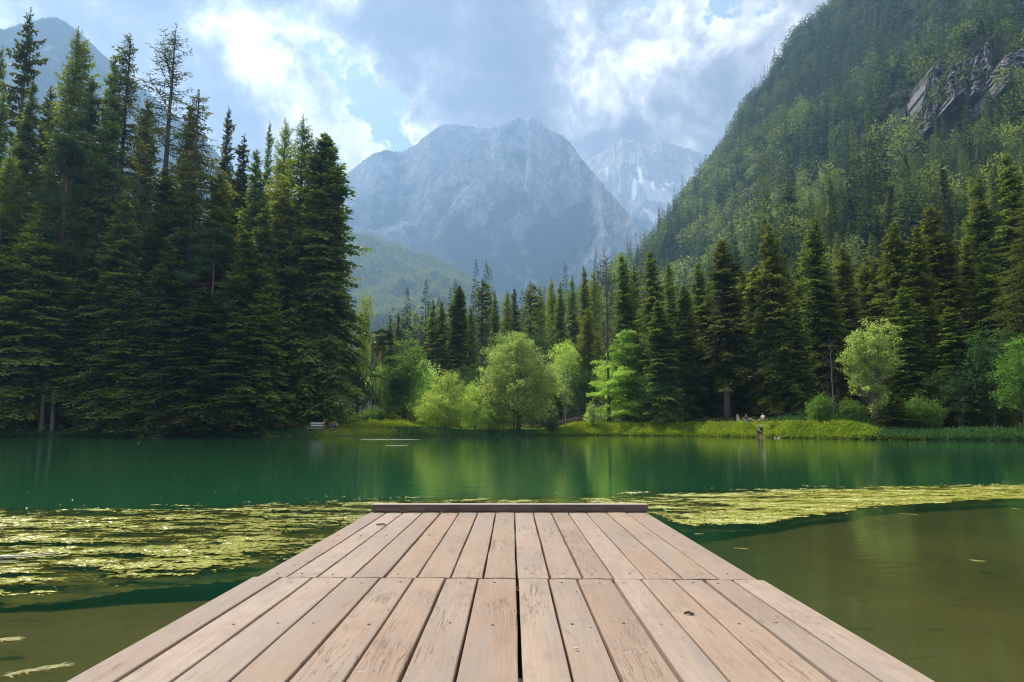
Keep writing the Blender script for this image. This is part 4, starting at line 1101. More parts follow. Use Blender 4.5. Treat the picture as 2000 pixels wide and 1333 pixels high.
# limestone cliff standing out of the hillside, in buttresses
def cliff_mesh(name, pts, seed):
    g = np.random.default_rng(seed)
    (pxa, pyt, pxb, pyb, D) = pts
    u = np.linspace(0, 1, 120); v = np.linspace(0, 1, 100); U, Vv = np.meshgrid(u, v, indexing='ij')
    edge = np.sin(U * math.pi) ** .45
    px = pxa + (pxb - pxa) * U; top = pyt + (1 - edge) * (pyb - pyt) * .6 + (fbm(U * 6 + seed, U * 0, 3) - .5) * (pyb - pyt) * .35
    py = top + (pyb - top) * (1 - Vv)
    px = px + (fbm(U * 3 + seed, Vv * 5, 4) - .5) * 16 * (pxb - pxa) / 60.; py = py + (fbm(U * 5, Vv * 4 + seed, 4) - .5) * 10
    az_ = np.radians(PXT(px)); t_el = np.array([[pdir(a, b)[1] for a, b in zip(ra_, rb_)] for ra_, rb_ in zip(px, py)])
    Yd = D + Vv * 10 - edge * 10 * (1 - Vv * .3) - (ridged(U * 2.2 + seed + .5 * Vv, Vv * 1.3 + .8 * fbm(U * 4, Vv * 4, 3), 6, .6) - .5) * 8 - (ridged(U * 6, Vv * 7 + seed, 5, .6) - .5) * 5
    x = (px - 1000) / F / (math.cos(PITCH) - (666.5 - py) / F * math.sin(PITCH)) * Yd; z = CAMZ + t_el * Yd
    Vn = np.stack([x.ravel(), Yd.ravel(), z.ravel()], 1)
    # back side gives it thickness
    back = Vn + np.array([0, 24., -6]); n_ = len(Vn); V = np.concatenate([Vn, back])
    ii, jj = np.meshgrid(np.arange(119), np.arange(99), indexing='ij')
    Q = np.stack([ii * 100 + jj, (ii + 1) * 100 + jj, (ii + 1) * 100 + jj + 1, ii * 100 + jj + 1], -1).reshape(-1, 4)
    rim = [i * 100 for i in range(120)] + [119 * 100 + j for j in range(1, 100)] + [i * 100 + 99 for i in range(118, -1, -1)] + [j for j in range(98, 0, -1)]
    rim = np.array(rim); r2 = np.roll(rim, -1); RQ = np.stack([r2, rim, rim + n_, r2 + n_], 1)
    veg = (fbm(V[:, 0] / 14, V[:, 2] / 10, 4) - .5) * 2 - .1
    me = mesh_np(name, V, [np.concatenate([Q, Q[:, ::-1] + n_, RQ])], {'veg': ('POINT', veg)}, False)
    return me


M['cliff'] = rock_mat('cliff_rock', (.13, .125, .13), (.33, .31, .31), (.030, .050, .022), (.06, .08, .035), .05, .40, 22.0)


def hill_dist(px, py):
    """distance along the ray where it meets the hillside"""
    a, b = pdir(px, py); Ys = np.linspace(110, 900, 1600); z = ground_h(a * Ys, Ys); ray = CAMZ + b * Ys
    hit = np.where(z > ray)[0]
    return float(Ys[hit[0]]) if len(hit) else 700.


for pts, sd, lab in [((1803, 128, 1856, 250), 1, 'pale leaning limestone buttress, leftmost on the hillside'), ((1852, 120, 1905, 190), 2, 'small grey crag in the middle of the hillside cliff'),
                ((1898, 88, 1948, 178), 3, 'ribbed grey cliff tower between the small crag and the right edge'), ((1940, 100, 2060, 165), 4, 'wide grey cliff band reaching the right edge')]:
    D = hill_dist((pts[0] + pts[2]) / 2, (pts[1] + pts[3] * 2) / 3) - 4
    print('cliff', D)
    me = cliff_mesh('cliff', (pts[0], pts[1], pts[2], pts[3], D), sd)
    tag(link('rock_cliff', me, M['cliff']), lab, 'cliff', kind='structure')

# ------------------------------------------------------------------ meadow herbs, grass, undergrowth
def scatter_herbs(name, regions, m_, seed, label=None):
    g = np.random.default_rng(seed); b = Bag()
    for (p0, p1, s0, s1, n, hmax, size, t0, t1, dens_scale) in regions:
        az = PXT(g.uniform(p0, p1, n) + g.normal(0, 14, n)); s = s0 + (s1 - s0) * g.random(n) ** 1.2; r = shore_r(az) + s
        X = r * np.sin(np.radians(az)); Y = r * np.cos(np.radians(az))
        dn = fbm(X * dens_scale, Y * dens_scale, 3)
        dirt = np.exp(-((az - PXT(1484)) / .42) ** 2) * (s < 4.5) + np.exp(-((az - PXT(646)) / .55) ** 2 - ((s - 3.2) / .9) ** 2)  # second term clears herbs for the painted bench shadow
        k = (g.random(n) < sst(dn, .12, .34)) & (g.random(n) > dirt * 1.2)
        X, Y, dn, s = X[k], Y[k], dn[k], s[k]; Z = ground_h(X, Y); m = len(X)
        hh = hmax * (.35 + 1.3 * (dn - .3)) * g.uniform(.3, 1, m)
        P = np.stack([X, Y, Z + hh * g.random(m) * .85 - .03], 1)
        D = g.normal(0, .45, (m, 3)) + [0, 0, .75]
        V, Q = leaf_quads(P, D, g.normal(0, 1, (m, 3)) + [0, -.4, .3], size * g.uniform(.5, 1.5, m), size * .36 * g.uniform(.5, 1.4, m), .08)
        b.add(V, Q, tint=np.clip(g.uniform(t0, t1, m) + (dn - .5) * .9, 0, 1))
    return tag(link(name, b.mesh(name), m_), kind='stuff')


scatter_herbs('meadow_plants', [
    (1050, 1700, .0, 2.4, 30000, .75, .24, .1, .85, .7), (1050, 1480, 2.0, 13, 30000, .40, .20, .35, 1., .5), (1480, 1700, 2.0, 9, 14000, .35, .2, .2, .8, .5),
    (690, 830, 5, 26, 14000, 1.1, .32, .45, 1.0, .5), (640, 860, 20, 60, 12000, 1.6, .4, .1, .6, .3)], M['herb'], 91)
scatter_herbs('bank_grass', [(540, 840, .0, 5.5, 26000, .20, .13, .2, .9, .8), (600, 780, 5, 20, 12000, .5, .2, .3, 1., .5), (1050, 1800, -.1, .7, 9000, .5, .22, .0, .6, .8)], M['grass'], 92)
scatter_herbs('undergrowth', [(-300, 600, -.1, 3.5, 26000, .7, .26, .0, .7, .5), (1690, 2400, -.1, 5, 30000, .8, .26, .0, .8, .6), (1340, 1700, 6, 14, 12000, 1.0, .3, .1, .9, .4), (780, 1080, -.1, 3, 9000, .6, .22, .1, .9, .5)], M['leaf_dark'], 93)

# yellow flowers on the meadow
g = np.random.default_rng(94); n = 900
az = PXT(np.concatenate([g.uniform(1180, 1500, 700), g.uniform(1060, 1180, 200)])); s = g.uniform(1, 10, n); r = shore_r(az) + s
X = r * np.sin(np.radians(az)); Y = r * np.cos(np.radians(az)); Z = ground_h(X, Y) + g.uniform(.3, .65, n)
P = np.stack([X, Y, Z], 1); b = Bag()
for a in (0, 2.1, 4.2):
    V, Q = leaf_quads(P, np.tile([[math.cos(a), math.sin(a), .35]], (n, 1)), np.tile([[0, 0, 1.]], (n, 1)), .08, .08); b.add(V, Q)
m_, N = mat('yellow_petals'); out(N, N.n('ShaderNodeBsdfPrincipled', {'Base Color': (.75, .52, .03), 'Roughness': .6}).outputs[0])
tag(link('meadow_flowers', b.mesh('meadow_flowers'), m_), kind='stuff')

# heap of dry branches at the left waterline
g = np.random.default_rng(95); cx, cy, _ = at(362, 846, 75.6); n = 60
A = np.stack([cx + g.normal(0, 1.5, n), cy + g.normal(0, .5, n), np.full(n, .05) + g.uniform(0, .35, n)], 1); B = A + g.normal(0, 1, (n, 3)) * [.9, .4, .25]
B[:, 2] = np.abs(B[:, 2]); V, Q = prisms(A, B, np.full(n, .022), np.full(n, .01), 4)
tag(link('brushwood', mesh_np('brushwood', V, Q, {'tint': ('FACE', np.full(len(Q), .5))}), M['dead']), 'tangle of dry dead branches at the waterline of the left bank', 'branches')

# ------------------------------------------------------------------ floating algae
cell = .020
gx = np.arange(-9, 13.5, cell); gy = np.arange(3.0, 13.5, cell * 1.15)
GX, GY = np.meshgrid(gx, gy, indexing='ij')
az = np.degrees(np.arctan2(GX, GY)); r = np.hypot(GX, GY)
rn = np.interp(az, nA, nR); rf = np.interp(az, fA, fR)
u = (r - rn) / (rf - rn)
inside = sst(u, -.03, .06) * (1 - sst(u, .55, 1.05))
dens = np.interp(az, [-50, -36, -20, -12, -8, 6, 12, 16, 36, 50], [.62, .58, .52, .46, .34, .34, .60, .80, .84, .80])
nz = .50 * fbm(GX * 1.6, GY * 4.0, 5, .6) + .50 * fbm(GX * 7 + 3, GY * 17, 4, .65)
thr = 1 - dens * inside
cov = (sst(nz, .26, .74) > thr) & (inside > .02)
# keep it off the dock
cov &= ~((np.abs(GX + .02) < 1.28) & (GY < 6.3))
c4 = cov[:-1, :-1] & (rng.random(cov[:-1, :-1].shape) > .04)
gi, gj = np.where(c4); ny = len(gy)
hgt = .0030 + .0100 * rng.random(GX.shape) * sst(nz, .3, .8)
V = np.stack([(GX + rng.uniform(-.3, .3, GX.shape) * cell).ravel(), (GY + rng.uniform(-.3, .3, GX.shape) * cell).ravel(), hgt.ravel()], 1)
Q = np.stack([gi * ny + gj, (gi + 1) * ny + gj, (gi + 1) * ny + gj + 1, gi * ny + gj + 1], 1)
used = np.unique(Q); rem = np.zeros(len(V), int); rem[used] = np.arange(len(used))
tv = nz[gi, gj]
me = mesh_np('algae', V[used], rem[Q], {'tint': ('FACE', np.clip((tv - .36) * 1.9 + .34 * sst(GX[gi, gj], -1, 3) + rng.uniform(-.22, .22, len(tv)), 0, 1))})
m_, N = mat('wet_algae')
t_ = N.n('ShaderNodeAttribute', attribute_name='tint').outputs['Fac']
pos = N.n('ShaderNodeNewGeometry').outputs['Position']
c = N.ramp(t_, [(0, (.12, .125, .010)), (.45, (.30, .29, .03)), (.78, (.50, .48, .09)), (1, (.70, .66, .30))])
bp = N.n('ShaderNodeBump', {'Height': N.noise(pos, 90, 3, .7), 'Strength': .5, 'Distance': .006})
out(N, N.n('ShaderNodeBsdfPrincipled', {'Base Color': c, 'Roughness': .11, 'Specular IOR Level': .5, 'Normal': bp.outputs[0]}).outputs[0])
M['algae'] = m_
tag(link('floating_algae', me, m_), kind='stuff')
print('algae', len(Q))

# pollen and leaf specks on the open water
n = 1500; az = rng.uniform(-46, 46, n); rr = np.exp(rng.uniform(math.log(5), math.log(78), n)); rr = np.minimum(rr, shore_r(az) - 1)
X = rr * np.sin(np.radians(az)); Y = rr * np.cos(np.radians(az)); okk = ~((np.abs(X) < 1.3) & (Y < 6.4)) & ~((Y < 8) & (X > 1)) ; X = X[okk]; Y = Y[okk]; rr = rr[okk]; n = len(X)
a = rng.uniform(0, 6.28, n)
V, Q = leaf_quads(np.stack([X, Y, np.full(n, .004)], 1), np.stack([np.cos(a), np.sin(a), rng.normal(0, .05, n)], 1), np.stack([rng.normal(0, .2, n), rng.normal(-.2, .2, n), np.ones(n)], 1), .012 + .0006 * rr, .008 + .0005 * rr)
V[:, 2] = np.maximum(V[:, 2], .002)
tag(link('floating_specks', mesh_np('floating_specks', V, Q, {'tint': ('FACE', rng.uniform(.5, 1, n))}), M['algae']), kind='stuff')

# drifting log at the left
m_, N = mat('wet_log'); out(N, N.n('ShaderNodeBsdfPrincipled', {'Base Color': (.34, .30, .27), 'Roughness': .45}).outputs[0]); M['log'] = m_
p0 = on_plane(-60, 1096); p1 = on_plane(112, 1083); tt = np.linspace(0, 1, 9)
V, Q, T3 = tube(np.stack([p0[0] + (p1[0] - p0[0]) * tt, p0[1] + (p1[1] - p0[1]) * tt + .02 * np.sin(tt * 9), .012 - .012 * tt], 1), .022 * (1 - tt * .75), 8)
tag(link('drift_branch', mesh_np('drift_branch', V, [Q, T3], None, True), M['log']), 'pale stripped branch drifting in the algae at the left edge', 'branch')

m_, N = mat('dull_weed'); t_ = N.n('ShaderNodeAttribute', attribute_name='tint').outputs['Fac']; out(N, N.n('ShaderNodeBsdfPrincipled', {'Base Color': N.mix(t_, (.13, .13, .018), (.30, .28, .045)), 'Roughness': .6}).outputs[0]); M['weed'] = m_
# strands of yellow weed near the dock
def weed(name, pts, w, label):
    w = w * .55
    g = np.random.default_rng(len(label)); b = Bag()
    P = np.array([(*on_plane(a, c_), .003) for a, c_ in pts]); tt = np.sort(g.random(140)); idx = np.linspace(0, 1, len(P))
    C = np.stack([np.interp(tt, idx, P[:, i]) for i in range(3)], 1) + g.normal(0, 1, (140, 3)) * [w, w * .8, 0]; d = P[-1] - P[0]
    V, Q = leaf_quads(C, np.tile(d, (140, 1)) / np.linalg.norm(d) + g.normal(0, .35, (140, 3)) * [1, 1, .02], np.tile([[0, 0, 1.]], (140, 1)) + g.normal(0, .12, (140, 3)), .05, .009)
    V[:, 2] = .003 + g.random(len(V)) * .003; b.add(V, Q, tint=g.uniform(.3, .9, 140))
    tag(link(name, b.mesh(name), M['weed']), label, 'water weed')
weed('water_weed', [(5, 1322), (60, 1312), (112, 1303)], .016, 'long yellow strand of weed at the lower left corner')
weed('water_weed', [(-10, 1252), (25, 1250)], .012, 'short yellow strand of weed at the left edge')
weed('water_weed', [(1890, 1095), (1912, 1097)], .010, 'small yellow weed scrap far right on the brown shallows')
weed('water_weed', [(1432, 1072), (1450, 1073)], .012, 'small pale weed scrap close right of the dock')
weed('water_weed', [(1755, 1004), (1785, 1006)], .014, 'thin weed strand just below the right algae belt')
weed('water_weed', [(1355, 1044), (1366, 1044)], .012, 'white weed scrap between the dock and the algae belt')
weed('water_weed', [(1976, 994), (1982, 995)], .012, 'round pale leaf scrap under the algae at the right edge')
m_, N = mat('pale_sheen'); out(N, N.n('ShaderNodeBsdfPrincipled', {'Base Color': (.80, .78, .55), 'Roughness': .35}).outputs[0]); M['sheen'] = m_
def film(px0, px1, py, w, label):
    a = on_plane(px0, py); b_ = on_plane(px1, py); tt = np.linspace(0, 1, 60); th = np.linspace(0, 2 * math.pi, 90, endpoint=False)
    cx, cy = (a[0] + b_[0]) / 2, a[1]; hx = (b_[0] - a[0]) / 2
    jr = 1 + .25 * (fbm(np.cos(th) * 3 + 5, np.sin(th) * 3 + 7, 3) - .5) * 2
    top = np.stack([cx + hx * np.cos(th), cy + w * np.sin(th) * jr, np.full(90, .009)], 1); bot = top.copy(); bot[:, 2] = .001
    V = np.concatenate([top, bot, [[cx, cy, .011]]]); k = np.arange(90); k2 = (k + 1) % 90
    tag(link('foam_film', mesh_np('foam_film', V, [np.stack([k + 90, k2 + 90, k2, k], 1), np.stack([k, k2, np.full(90, 180)], 1)]), M['sheen']), label, 'foam')
film(704, 820, 859.3, .45, 'long pale strip of foam on the water before the sunny clearing')
film(752, 796, 870.5, .15, 'short pale strip of foam below the long one')

# ------------------------------------------------------------------ dock
SL = -.0064
dock = bpy.data.objects.new('dock', None); COL.objects.link(dock); dock.location = (-.02, 6.16, .30 + SL * 6.16)
tag(dock, 'weathered wooden dock of pinkish brown planks reaching into the lake', 'dock')
m_, N = mat('weathered_planks')
tco = N.n('ShaderNodeTexCoord').outputs['Object']; geo = N.n('ShaderNodeNewGeometry'); rnd = geo.outputs['Random Per Island']
offv = N.n('ShaderNodeCombineXYZ', {0: N.m('MULTIPLY', rnd, 37.), 1: N.m('MULTIPLY', rnd, 91.), 2: N.m('MULTIPLY', rnd, 13.)}).outputs[0]
P = N.vm('ADD', tco, offv)
def mp(v, sx, sy, sz=1, rz=0.): return N.n('ShaderNodeMapping', {'Vector': v, 'Scale': (sx, sy, sz), 'Rotation': (0, 0, rz)}).outputs[0]
grain = N.noise(mp(P, 38, 1.6), 1.6, 6, .65, .8)
grain2 = N.noise(mp(P, 110, 5), 1.3, 4, .7, .3)
cloud = N.noise(mp(P, 2.2, 1.0), 1.3, 4, .55)
mott = N.noise(mp(P, 7, 3.2), 2.2, 5, .6)
base = N.mix(N.mapr(cloud, .3, .7), (.325, .205, .125), (.43, .305, .208))
base = N.mix(N.mapr(rnd, 0, 1, 0, .7), base, (.42, .335, .27))
base = N.vm('SCALE', base, sc=N.mapr(N.m('FRACT', N.m('MULTIPLY', rnd, 17.3)), 0, 1, .82, 1.04))
base = N.mix(N.m('MULTIPLY', N.mapr(grain, .38, .66), .48), base, (.27, .18, .125))
base = N.mix(N.m('MULTIPLY', N.mapr(grain2, .45, .75), .25), base, (.52, .42, .34))
base = N.mix(N.m('MULTIPLY', N.mapr(mott, .50, .70), .50), base, (.28, .205, .165))
base = N.mix(N.m('MULTIPLY', N.mapr(N.noise(mp(P, 3.2, .7), 1.0, 5, .62), .48, .66), .55), base, (.27, .235, .205))
# knots: stretched rings
vk = N.n('ShaderNodeTexVoronoi', {'Vector': N.vm('ADD', mp(P, 3.2, 5.5), N.vm('SCALE', N.noise(mp(P, 6, 12), 1.0, 3, .5, out=1), sc=.10)), 'Scale': 1.0})
kd = vk.outputs['Distance']; krand = N.n('ShaderNodeSeparateColor', {0: vk.outputs['Color']}).outputs[0]
kmask = N.m('MULTIPLY', N.mapr(kd, .16, .07), N.m('GREATER_THAN', krand, .62))
rings = N.m('SINE', N.m('MULTIPLY', kd, 150.))
kcol = N.mix(N.mapr(rings, -.2, 1), (.44, .32, .25), (.24, .165, .12))
base = N.mix(N.m('MULTIPLY', kmask, .55), base, kcol)
kring = N.m('MULTIPLY', N.m('MULTIPLY', N.mapr(N.m('ABSOLUTE', N.m('SUBTRACT', kd, .135)), .014, .004), N.m('GREATER_THAN', krand, .62)), N.mapr(mott, .42, .56))
# checks: thin drying cracks, running with and slightly across the grain
def cracks(sx, sy, rz, w, maskscale, thr_, off):
    q = N.vm('ADD', P, (off, off * 2, 0))
    a = N.noise(mp(q, sx, sy, 1, rz), 1.0, 3, .6, .5)
    line = N.mapr(N.m('ABSOLUTE', N.m('SUBTRACT', a, .5)), w, w * .25)
    mk = N.mapr(N.noise(mp(q, maskscale, maskscale * .45), 1.0, 3, .6), thr_, thr_ + .05)
    return N.m('MULTIPLY', line, mk)
ck = N.m('MAXIMUM', cracks(30, 1.4, 0, .012, 3, .56, 0), cracks(46, 3.6, .14, .013, 3.5, .60, 7.7))
ck = N.m('MAXIMUM', ck, N.m('MULTIPLY', cracks(80, 6, -.06, .016, 6, .57, 3.3), .6))
ck = N.m('MAXIMUM', ck, N.m('MULTIPLY', cracks(9, 40, .1, .010, 5, .66, 5.1), .7))
ck = N.m('MAXIMUM', ck, N.m('MULTIPLY', kring, .8))
vd = N.n('ShaderNodeTexVoronoi', {'Vector': mp(P, 20, 14), 'Scale': 1.0})
dots = N.m('MULTIPLY', N.mapr(vd.outputs['Distance'], .10, .05), N.m('GREATER_THAN', N.n('ShaderNodeSeparateColor', {0: vd.outputs['Color']}).outputs[1], .80))
base = N.mix(N.m('MULTIPLY', ck, .58), base, (.105, .065, .045))
base = N.mix(N.m('MULTIPLY', dots, .55), base, (.13, .09, .065))
hgt_ = N.m('SUBTRACT', N.m('ADD', N.m('MULTIPLY', grain, .35), N.m('MULTIPLY', grain2, .18)), N.m('MULTIPLY', ck, 1.2))
bp = N.n('ShaderNodeBump', {'Height': hgt_, 'Strength': .55, 'Distance': .004})
out(N, N.n('ShaderNodeBsdfPrincipled', {'Base Color': base, 'Roughness': .72, 'Specular IOR Level': .3, 'Normal': bp.outputs[0]}).outputs[0])
M['planks'] = m_
m_, N = mat('shade_toned_beam')
P = N.n('ShaderNodeTexCoord').outputs['Object']
g1 = N.noise(mp(P, 3, 60, 60), 1.0, 5, .6); g2 = N.noise(P, 5, 5, .6)
c = N.mix(N.mapr(g1, .3, .7), (.060, .044, .034), (.150, .110, .088)); c = N.mix(N.mapr(g2, .5, .75), c, (.06, .05, .035))
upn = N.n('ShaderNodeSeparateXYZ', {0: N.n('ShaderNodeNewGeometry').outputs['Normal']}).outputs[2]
c = N.mix(N.mapr(upn, .6, .9), c, (.46, .36, .31))  # top faces painted lighter by normal; sides carry their shade in the colour
out(N, N.n('ShaderNodeBsdfPrincipled', {'Base Color': c, 'Roughness': .75, 'Normal': N.n('ShaderNodeBump', {'Height': g1, 'Strength': .5, 'Distance': .004}).outputs[0]}).outputs[0])
M['beam'] = m_

XL, XR = -1.245, 1.182
gaps_far = [(v - 93) / 1780. for v in (200, 310, 435, 550, 668, 788, 905, 1022, 1142, 1257, 1365, 1480, 1607, 1735)]
gaps_near = [(v - 492) / 993. for v in (550, 612, 678, 745, 810, 872, 936, 1012, 1072, 1127, 1195, 1250, 1312, 1370, 1424)]
dl = Vector(dock.location)


def boards(gaps, ya, yb, skew, seed):
    g = np.random.default_rng(seed); b = Bag(); ed = [0] + list(gaps) + [1]
    for i in range(len(ed) - 1):
        XL = -1.264 if seed == 1 else -1.245; XR = 1.200 if seed == 1 else 1.182
        x0 = XL + (XR - XL) * ed[i]; x1 = XL + (XR - XL) * ed[i + 1]; w0 = g.uniform(.0030, .0080); w1 = g.uniform(.0030, .0080)
        n = 24; yy = np.linspace(ya + (g.uniform(.0, .007) if seed == 2 else 0), yb - (g.uniform(.0, .007) if seed == 1 else 0), n)
        e0 = x0 + w0 + (.0028 * (fbm(yy * 2.3 + i * 7.1, yy * 0, 3) - .5) * 2) * (i > 0); e1 = x1 - w1 + (.0028 * (fbm(yy * 2.3 + i * 9.7 + 50, yy * 0, 3) - .5) * 2) * (i < len(ed) - 2)
        yy0 = yy.copy(); yy1 = yy.copy()
        sk = lambda xx: skew * (xx / 1.2)
        dzb = g.uniform(-.0018, .0018); crown_ = .0022
        xs = np.stack([e0 + (e1 - e0) * f for f in (0, .02, .5, .98, 1)], 1)
        zs = np.array([-.0025, 0, crown_, 0, -.0025]) + dzb
        yskew = np.where((np.arange(n) == 0)[:, None], sk(xs), 0) if seed == 2 else 0 * xs
        yskew2 = np.where((np.arange(n) == n - 1)[:, None], sk(xs), 0) if seed == 1 else 0 * xs
        Yv = yy[:, None] + yskew + yskew2 + 0 * xs
        ztop = zs[None, :] + .0012 * (fbm(yy[:, None] * 1.5 + i * 3.3, xs * 3, 2) - .5)
        top = np.stack([xs, Yv, ztop + SL * Yv + .30], -1).reshape(-1, 3)
        bot = top.copy(); bot[:, 2] -= .045
        V = np.concatenate([top, bot]) - np.array(dl); m = n * 5
        a, c_ = np.meshgrid(np.arange(n - 1), np.arange(4), indexing='ij'); q = np.stack([a * 5 + c_, a * 5 + c_ + 1, (a + 1) * 5 + c_ + 1, (a + 1) * 5 + c_], -1).reshape(-1, 4)
        aa = np.arange(n - 1)
        sl_ = np.stack([aa * 5, (aa + 1) * 5, (aa + 1) * 5 + m, aa * 5 + m], 1); sr = np.stack([aa * 5 + 4, aa * 5 + 4 + m, (aa + 1) * 5 + 4 + m, (aa + 1) * 5 + 4], 1)
        cc = np.arange(4); e_ = (n - 1) * 5
        ca = np.stack([cc, cc + m, cc + 1 + m, cc + 1], 1); cb = np.stack([e_ + cc, e_ + cc + 1, e_ + cc + 1 + m, e_ + cc + m], 1)
        b.add(V, np.concatenate([q, q[:, ::-1] + m, sl_, sr, ca, cb]))
    return b


ySeam = 3.40
b1 = boards(gaps_near, -3.2, ySeam - .004, -.035, 1)
link('planking', b1.mesh('planking'), M['planks'], dock)
b2 = boards(gaps_far, ySeam + .004, 6.16, -.035, 2)
link('planking', b2.mesh('planking'), M['planks'], dock)
# screws, one row over the beam nearest the camera and one at mid-length of the far boards
m_, N = mat('rusty_screw'); out(N, N.n('ShaderNodeBsdfPrincipled', {'Base Color': (.10, .075, .07), 'Roughness': .5, 'Metallic': .5}).outputs[0])
V, Q, T3 = tube(np.array([(0, 0, -.004), (0, 0, .0006), (0, 0, .0010)]), [.0056, .0056, .0042], 10); scr = mesh_np('screw', V, [Q, T3], None, True); scr.materials.append(m_)
g = np.random.default_rng(31)
for gaps, yy in ((gaps_near, 2.62), (gaps_far, 4.76), (gaps_near, 3.30), (gaps_far, 3.50)):
    ed = [0] + list(gaps) + [1]
    for i in range(len(ed) - 1):
        x = XL + (XR - XL) * (ed[i] + (ed[i + 1] - ed[i]) * g.uniform(.35, .65)); y = yy + g.normal(0, .012)
        o = bpy.data.objects.new('screw', scr); COL.objects.link(o); o.parent = dock; o.location = (x - dl.x, y - dl.y, .30 + SL * y - dl.z + .0022)
# kerb beam across the end
V, Q = box_vf(-1.21, 1.21, -.055, .035, .006, .070)
bev(link('end_beam', mesh_np('end_beam', V, Q), M['beam'], dock), .004)
for yy in (-7.9, -5.6, -4.0, -2.73, -1.4, -.12):
    V, Q = box_vf(-1.14, 1.14, yy - .05, yy + .05, -.165 - SL * 0, -.050)
    V[:, 2] += SL * yy
    bev(link('cross_beam', mesh_np('cross_beam', V, Q), M['beam'], dock), .004)
for sx in (-1, 1):
    for yy in (-5.2, -2.9, -.3):
        th = np.linspace(-2.6, -.17, 4)
        V, Q, T3 = tube(np.stack([np.full(4, sx * .98), np.full(4, yy), th], 1), np.full(4, .075), 14)
        V[:, 2] += SL * yy
        link('post', mesh_np('post', V, [Q, T3], None, True), M['beam'], dock)

# small things lying on the dock
m_, N = mat('dry_leaf'); out(N, N.n('ShaderNodeBsdfPrincipled', {'Base Color': (.20, .075, .05), 'Roughness': .7}).outputs[0]); M['dryleaf'] = m_
m_, N = mat('pale_petal'); out(N, N.n('ShaderNodeBsdfPrincipled', {'Base Color': (.75, .70, .60), 'Roughness': .6}).outputs[0]); M['petal'] = m_
m_, N = mat('moss'); out(N, N.n('ShaderNodeBsdfPrincipled', {'Base Color': (.16, .26, .02), 'Roughness': .8}).outputs[0]); M['moss'] = m_
m_, N = mat('litter_brown'); out(N, N.n('ShaderNodeBsdfPrincipled', {'Base Color': (.26, .15, .07), 'Roughness': .8}).outputs[0]); M['litter'] = m_


def deck_pt(px, py, dz=.002):
    a, b = pdir(px, py); Y = (.30 - CAMZ) / (b - SL)
    return np.array([a * Y, Y, .30 + SL * Y + dz])


def curled(name, px, py, L, Wd, ang, m_, label, cat, seed, hgt=.010):
    g = np.random.default_rng(seed); c = deck_pt(px, py); u, v = np.meshgrid(np.linspace(-1, 1, 9), np.linspace(-1, 1, 7), indexing='ij')
    w = (1 - u ** 2) ** .6 * Wd / 2; x = u * L / 2; y = v * w; z = .003 + hgt * (v * v * .8 + .35 * np.sin(u * 2.5 + seed) ** 2) * (1 - .3 * u * u)
    ca, sa = math.cos(ang), math.sin(ang)
    V = np.stack([(x * ca - y * sa).ravel(), (x * sa + y * ca).ravel(), z.ravel()], 1); V2 = V - [0, 0, .0012]
    ii, jj = np.meshgrid(np.arange(8), np.arange(6), indexing='ij'); Q = np.stack([ii * 7 + jj, (ii + 1) * 7 + jj, (ii + 1) * 7 + jj + 1, ii * 7 + jj + 1], -1).reshape(-1, 4)
    o = link(name, mesh_np(name, np.concatenate([V, V2]), np.concatenate([Q, Q[:, ::-1] + 63]), None, True), m_, loc=tuple(c))
    tag(o, label, cat); return o


curled('dry_leaf', 744, 1027, .075, .028, .1, M['dryleaf'], 'curled reddish dry leaf near the far left end of the dock', 'leaf', 1)
curled('wood_chip', 1346, 1203, .040, .014, -.5, M['bark'], 'dark brown wood chip on the right side of the dock', 'wood chip', 2)
curled('petal', 1026, 1112, .022, .014, .3, M['petal'], 'white petal just beyond the seam in the middle of the dock', 'petal', 3, .005)
curled('petal', 1125, 1271, .016, .010, .0, M['petal'], 'white petal on the near planks right of the middle', 'petal', 4, .004)
V, Q = leaf_quads(np.tile(deck_pt(793, 1001, 0.0), (26, 1)) + rng.normal(0, 1, (26, 3)) * [.016, .004, 0], rng.normal(0, .6, (26, 3)) + [0, -.2, .9], rng.normal(0, 1, (26, 3)), .030, .008)
tag(link('grass_tuft', mesh_np('grass_tuft', V, Q, {'tint': ('FACE', rng.random(26))}), M['moss']), 'tiny green tuft growing against the end beam at the left', 'grass tuft')
# crumbs of litter caught between the planks
g = np.random.default_rng(61); P = []
for gaps, ya, yb, sel in ((gaps_near, 1.9, 3.3, (7, 8, 9, 4, 5, 10, 11)), (gaps_far, 3.5, 6.0, (6, 8, 9, 11, 5))):
    for k in sel:
        n_ = 50 if gaps is gaps_near else 16
        yy = g.uniform(ya, yb, n_); xx = XL + (XR - XL) * gaps[k] + g.normal(0, .0016, n_)
        P.append(np.stack([xx - .02, yy, .30 + SL * yy - g.uniform(.002, .014, n_)], 1))
P = np.concatenate(P); V, Q = leaf_quads(P, g.normal(0, 1, P.shape), g.normal(0, 1, P.shape), .009, .007)
tag(link('litter', mesh_np('litter', V, Q, {'tint': ('FACE', g.random(len(Q)))}), M['litter']), kind='stuff')

